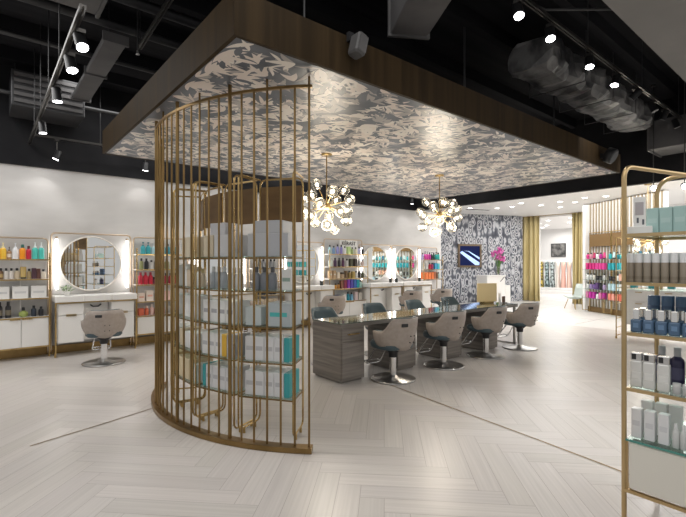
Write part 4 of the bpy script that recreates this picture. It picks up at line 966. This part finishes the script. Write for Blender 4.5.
sp1 = at(653.5,188,3.05) if False else None
q = ray(653.5, 7.6); head((q.x,q.y,CH+(HY-188)*7.6/FP), 4.6, (3.0,.2,1.2), True, 'bright lit spotlight seen over the near product display', 40)
q = ray(684.5, 6.8); head((q.x,q.y,CH+(HY-186)*6.8/FP), 4.6, (3.4,.2,1.2), True, 'bright lit spotlight at right edge over near display', 40)
# speakers on the canopy edge
s1 = thing('loudspeaker', 'grey box loudspeaker fixed to near edge of canopy', 'speaker', (onY(354,Y0-.06), Y0-.08, ZC+.12), 0)
m = MB(); m.xf = Matrix.Rotation(.25,4,'Y'); m.box(-.05,.05,-.06,.055,0,.17,.015); m.build('cabinet', mat('grey_speaker',(.085,.082,.082),.55), s1); m = MB(); m.xf = Matrix.Rotation(.25,4,'Y'); m.box(-.04,.04,-.064,-.06,.015,.15,.006); m.build('grille', DUCT, s1); MB().box(-.025,.025,.045,.08,.13,.2).build('bracket', RUBBER, s1)
s2 = thing('loudspeaker', 'black round loudspeaker at far right corner of canopy edge', 'speaker', (onY(609.5,Y0-.12), Y0-.13, ZC+.13), 0)
m = MB(); m.xf = Matrix.Rotation(PI/2+.5,4,'X'); m.lathe([(.05,-.08),(.11,-.05),(.115,.05),(.10,.06)],20); m.build('cabinet', RUBBER, s2); m = MB(); m.xf = Matrix.Rotation(PI/2+.5,4,'X'); m.cyl(.09,.06,.066,20); m.build('grille', DDUCT, s2); MB().box(-.02,.02,.05,.13,-.02,.05).build('bracket', RUBBER, s2)

# ================================================================== SECOND DISPLAY (behind the near one)
isl = thing('island_display', 'white drawer display island with brass ladder end behind near display', 'display', (9.72,3.22,0), 0)
# local: extends to +x (depth .55) and -y (length)
m = MB()
for x in (0.0,.42):
    m.tube(bend([(x,0,2.0),(x,0,.04)], .03), .011, 8)
    m.tube([(x,-1.6,2.0),(x,-1.6,.04)], .011, 8)
for z in (.06,.22,.40,.70,1.0,1.35,1.68,2.0): m.tube([(0,0,z),(.42,0,z)], .009, 6); m.tube([(0,-1.6,z),(.42,-1.6,z)], .009, 6)
for x in (0,.42): m.tube([(x,0,2.0),(x,-1.6,2.0)], .011, 8); m.cyl(.018,.002,.045,8,x,0); m.cyl(.018,.002,.045,8,x,-1.6)
m.build('brass_frame', BRASS, isl)
MB().box(.02,.40,-1.58,-.14,.30,.98,.006).build('drawer_cabinet', WHITE, isl)
for j in range(3):
    for k in range(3):
        y0 = -.15-.475*j; d = MB().box(.004,.019,y0-.47,y0,.32+.22*k,.525+.22*k,.003).build('drawer', WHITE, isl); MB().box(-.012,.004,y0-.29,y0-.18,.49+.22*k,.502+.22*k).build('pull', BRASS, d)
for z in (1.02,1.35,1.68): MB().box(.0,.42,-1.6,0,z-.014,z).build('glass_shelf', GLASS, isl)
for z, zn, col, cn in ((1.02,'lowest',(.03,.33,.36),'teal'),(1.35,'middle',(.05,.40,.42),'turquoise')):
    for i in range(5): put('carton', col, .10, .2, (9.82, 2.94-i*.3, z), -PI/2, f'{cn} carton on {zn} glass shelf of island display, {ORD[i]} from left', 'cartons on the island display', d_=.12)

# ================================================================== NEAR PRODUCT DISPLAY AT RIGHT
DX, DY, DEP, LEN = 2.835, .899, .60, 1.5
nd = thing('product_display', 'freestanding brass and glass product display at right edge', 'display', (DX, DY, 0), 0)
RB = .0135
def up(x, y, z0_, z1_): return MB().tube([(x,y,z0_),(x,y,z1_)], RB, 10)
# local coords: x = depth away from camera, y negative = along the front
MB().tube(bend([(0,0,.0),(0,0,2.055),(DEP-.0,-.165,2.055)], .075, 8), RB, 10).build('front_post', PBRASS, nd)
MB().tube(bend([(DEP,0,.0),(DEP,0,2.055),(DEP,-LEN,2.055),(DEP,-LEN,0)], .12, 8), RB, 10).build('rear_hoop', PBRASS, nd)
MB().tube(bend([(0,-LEN,.0),(0,-LEN,2.055),(DEP,-LEN+.165,2.055)], .075, 8), RB, 10).build('front_post', PBRASS, nd)
NL = [1.666, 1.39, 1.105, .79]
for z in NL:
    g = MB().box(.012, DEP-.012, -LEN+.01, -.004, z-.008, z).build('glass_shelf', GLASS, nd)
    f = MB(); f.box(-.008,.008,-LEN,0,z-.017,z+.001); f.box(DEP-.008,DEP+.008,-LEN,0,z-.017,z+.001); f.box(0,DEP,-.016,0,z-.017,z-.004); f.box(0,DEP,-LEN,-LEN+.016,z-.017,z-.004); f.build('shelf_frame', PBRASS, g)
ZB = .198; ZT = .50
cb = MB().box(.012, DEP-.012, -LEN+.03, -.022, ZB+.02, ZT-.016).build('cabinet', CREAM, nd)
MB().box(-.002,.011,-LEN+.035,-.026,ZB+.024,ZT-.02,.003).build('front_panel', CREAM, cb)
m = MB(); m.box(-.012,.012,-LEN,0,ZB-.002,ZB+.016); m.box(DEP-.012,DEP+.012,-LEN,0,ZB-.002,ZB+.016); m.box(0,DEP,-.02,0,ZB-.002,ZB+.016); m.box(-.004,.012,-.02,-.002,ZB,ZT-.012); m.build('bottom_rail', PBRASS, nd)
g = MB().box(-.006, DEP, -LEN+.01, -.01, ZT-.012, ZT).build('glass_top', GLASS, nd); MB().box(-.009,-.006,-LEN+.01,-.01,ZT-.012,ZT).build('front_edge', GEDGE, g)
def nx(px, dx):      # y (world) on the display at depth dx into it, for a pixel column
    return onX(px, DX+dx)
def ndput(kind, col, w_, h_, px, dx, z, label, **kw):
    g = kw.pop('group', 'products on the near display'); return put(kind, col, w_, h_, (DX+dx, nx(px,dx), z), -PI/2+R.uniform(-.04,.04), label, g, **kw)
# top shelf: plaque and mint cartons
pq = thing('display_plaque', 'white upright card with grey product picture on top glass shelf', 'sign', (DX+.10, nx(642,.10), 1.666), -PI/2+.25)
MB().box(-.07,.05,-.03,.05,.0,.045,.003).build('block_base', PAPER, pq); m = MB(); m.box(-.042,.018,-.012,.004,.045,.215,.002); m.build('card', PAPER, pq)
m = MB(); m.box(-.032,.008,-.0135,-.012,.11,.185); m.build('card_picture', pcol((.45,.42,.44),.5), pq)
for nm, x, z in (('card_bottle_mark',-.02,.085),('card_bottle_mark',.006,.075)): MB().box(x-.005,x+.005,-.0135,-.012,z-.02,z+.01).build(nm, pcol((.12,.13,.15),.5), pq)
for i in range(9):
    put('carton', (.42,.60,.58), .062, .15, (DX+.22, nx(650,.22)-.032-.0645*i, 1.666), -PI/2, f'pale mint carton on top glass shelf of near display, {ORD[i]} from left', 'mint cartons on the near display', d_=.16, lab=(.50,.66,.64))
# second shelf: taupe cans with frosted caps
for i in range(12): put('aerosol', (.30,.255,.20), .038, .165, (DX+.05, nx(630.5,.05)-.0415*i, 1.39), 0, f'taupe can with frosted white cap, {ORD[i]} from left on second glass shelf', 'frosted cap cans on the near display', cap=(.80,.81,.82), lab=(.24,.2,.155))
for i in range(10): put('aerosol', (.30,.255,.20), .038, .165, (DX+.13, nx(636,.13)-.0415*i, 1.39), 0, f'taupe can with frosted white cap, {ORD[i]} from left in rear row', 'rear frosted cap cans', cap=(.80,.81,.82), lab=(.24,.2,.155))
# third shelf: blue bottles with silver caps, blue pouches behind
def silver(i, x, y, z, label, col, capc, h_, r, grp):
    b = MB(); b.box(-r, r, -r*.8, r*.8, 0, h_*.55, .006); o = tag(b.build('square_bottle', pcol(col,.25), None, (x,y,z), -PI/2+.1), label, 'bottle', grp)
    c = MB(); c.box(-r*.62, r*.62, -r*.6, r*.6, h_*.55, h_, .003); c.build('cap', pcol(capc,.12,1.0), o); b = MB(); b.box(-r*.5, r*.5, -r*.805, -r*.80, h_*.2, h_*.4); b.build('front_label', pcol(tuple(min(1,v*1.6) for v in col),.4), o)
for i in range(8): silver(i, DX+.06, nx(636.5,.06)-.060*i, 1.105, f'blue bottle with silver cap, {ORD[i]} from left on third glass shelf', (.085,.15,.25), (.80,.79,.77), .132, .026, 'silver cap bottles on the near display')
for i in range(7): silver(i, DX+.14, nx(643,.14)-.060*i, 1.105, f'blue bottle with silver cap, {ORD[i]} from left in rear row', (.085,.15,.25), (.80,.79,.77), .132, .026, 'rear silver cap bottles')
for i in range(8): put('jar', (.07,.12,.22), .066, .20, (DX+.30, nx(654,.30)-.070*i, 1.105), 0, f'tall slate blue jar, {ORD[i]} from left at back of third glass shelf', 'blue jars on the near display', cap=(.10,.17,.29), lab=(.15,.23,.36))
# fourth shelf: silver pump bottles and dark violet flasks
for i, px in enumerate((637,649.5,664)):
    r = .029; y = nx(px,.07); b = MB(); b.box(-r, r, -r*.8, r*.8, 0, .15, .005); o = tag(b.build('square_bottle', pcol((.74,.74,.72),.25,.25), None, (DX+.07,y,.79), -PI/2+.1), f'clear silver bottle, {ORD[i]} from left on fourth glass shelf', 'bottle', 'silver bottles on the near display')
    c = MB(); c.box(-r*.95, r*.95, -r*.75, r*.75, .15, .195, .003); c.build('cap', pcol((.70,.70,.70),.12,1.0), o); c = MB(); c.box(-r*.75, r*.0, -r*.78, -r*.75, .158, .19); c.build('cap_window', RUBBER, o)
    c = MB(); c.box(-r*.7, r*.7, -r*.81, -r*.80, .05, .09); c.build('front_label', pcol((.72,.72,.70),.5), o)
for i in range(5): put('bottle', (.035,.03,.085), .07, .22, (DX+.27, nx(662,.27)-.075*i, .79), 0, f'dark violet bottle, {ORD[i]} from left on fourth glass shelf', 'violet bottles on the near display', cap=(.5,.5,.52), lab=(.10,.09,.17))
for i in range(3): put('jar', (.5,.5,.5), .04, .06, (DX+.06, nx(677,.06)-.044*i, .79), 0, f'small silver jar, {ORD[i]} from left at front of fourth shelf', 'silver jars on the near display', cap=(.6,.6,.6))
# cabinet top: silver cartons
for i, px in enumerate((637.5,650.5,664.5)): ndput('carton', (.76,.76,.77), .050, .165, px, .075, ZT, f'silver carton, {ORD[i]} from left on the cream cabinet top', d_=.05, lab=(.64,.64,.66))
for i, px in enumerate((648,662,676)): ndput('carton', (.82,.82,.80), .06, .185, px, .21, ZT, f'tall white carton behind silver cartons, {ORD[i]} from left', d_=.05)
for i, px in enumerate((676,684)): ndput('bottle', (.62,.63,.62), .035, .13, px, .06, ZT, f'clear small bottle right of silver cartons, {ORD[i]} from left', cap=(.7,.7,.7))
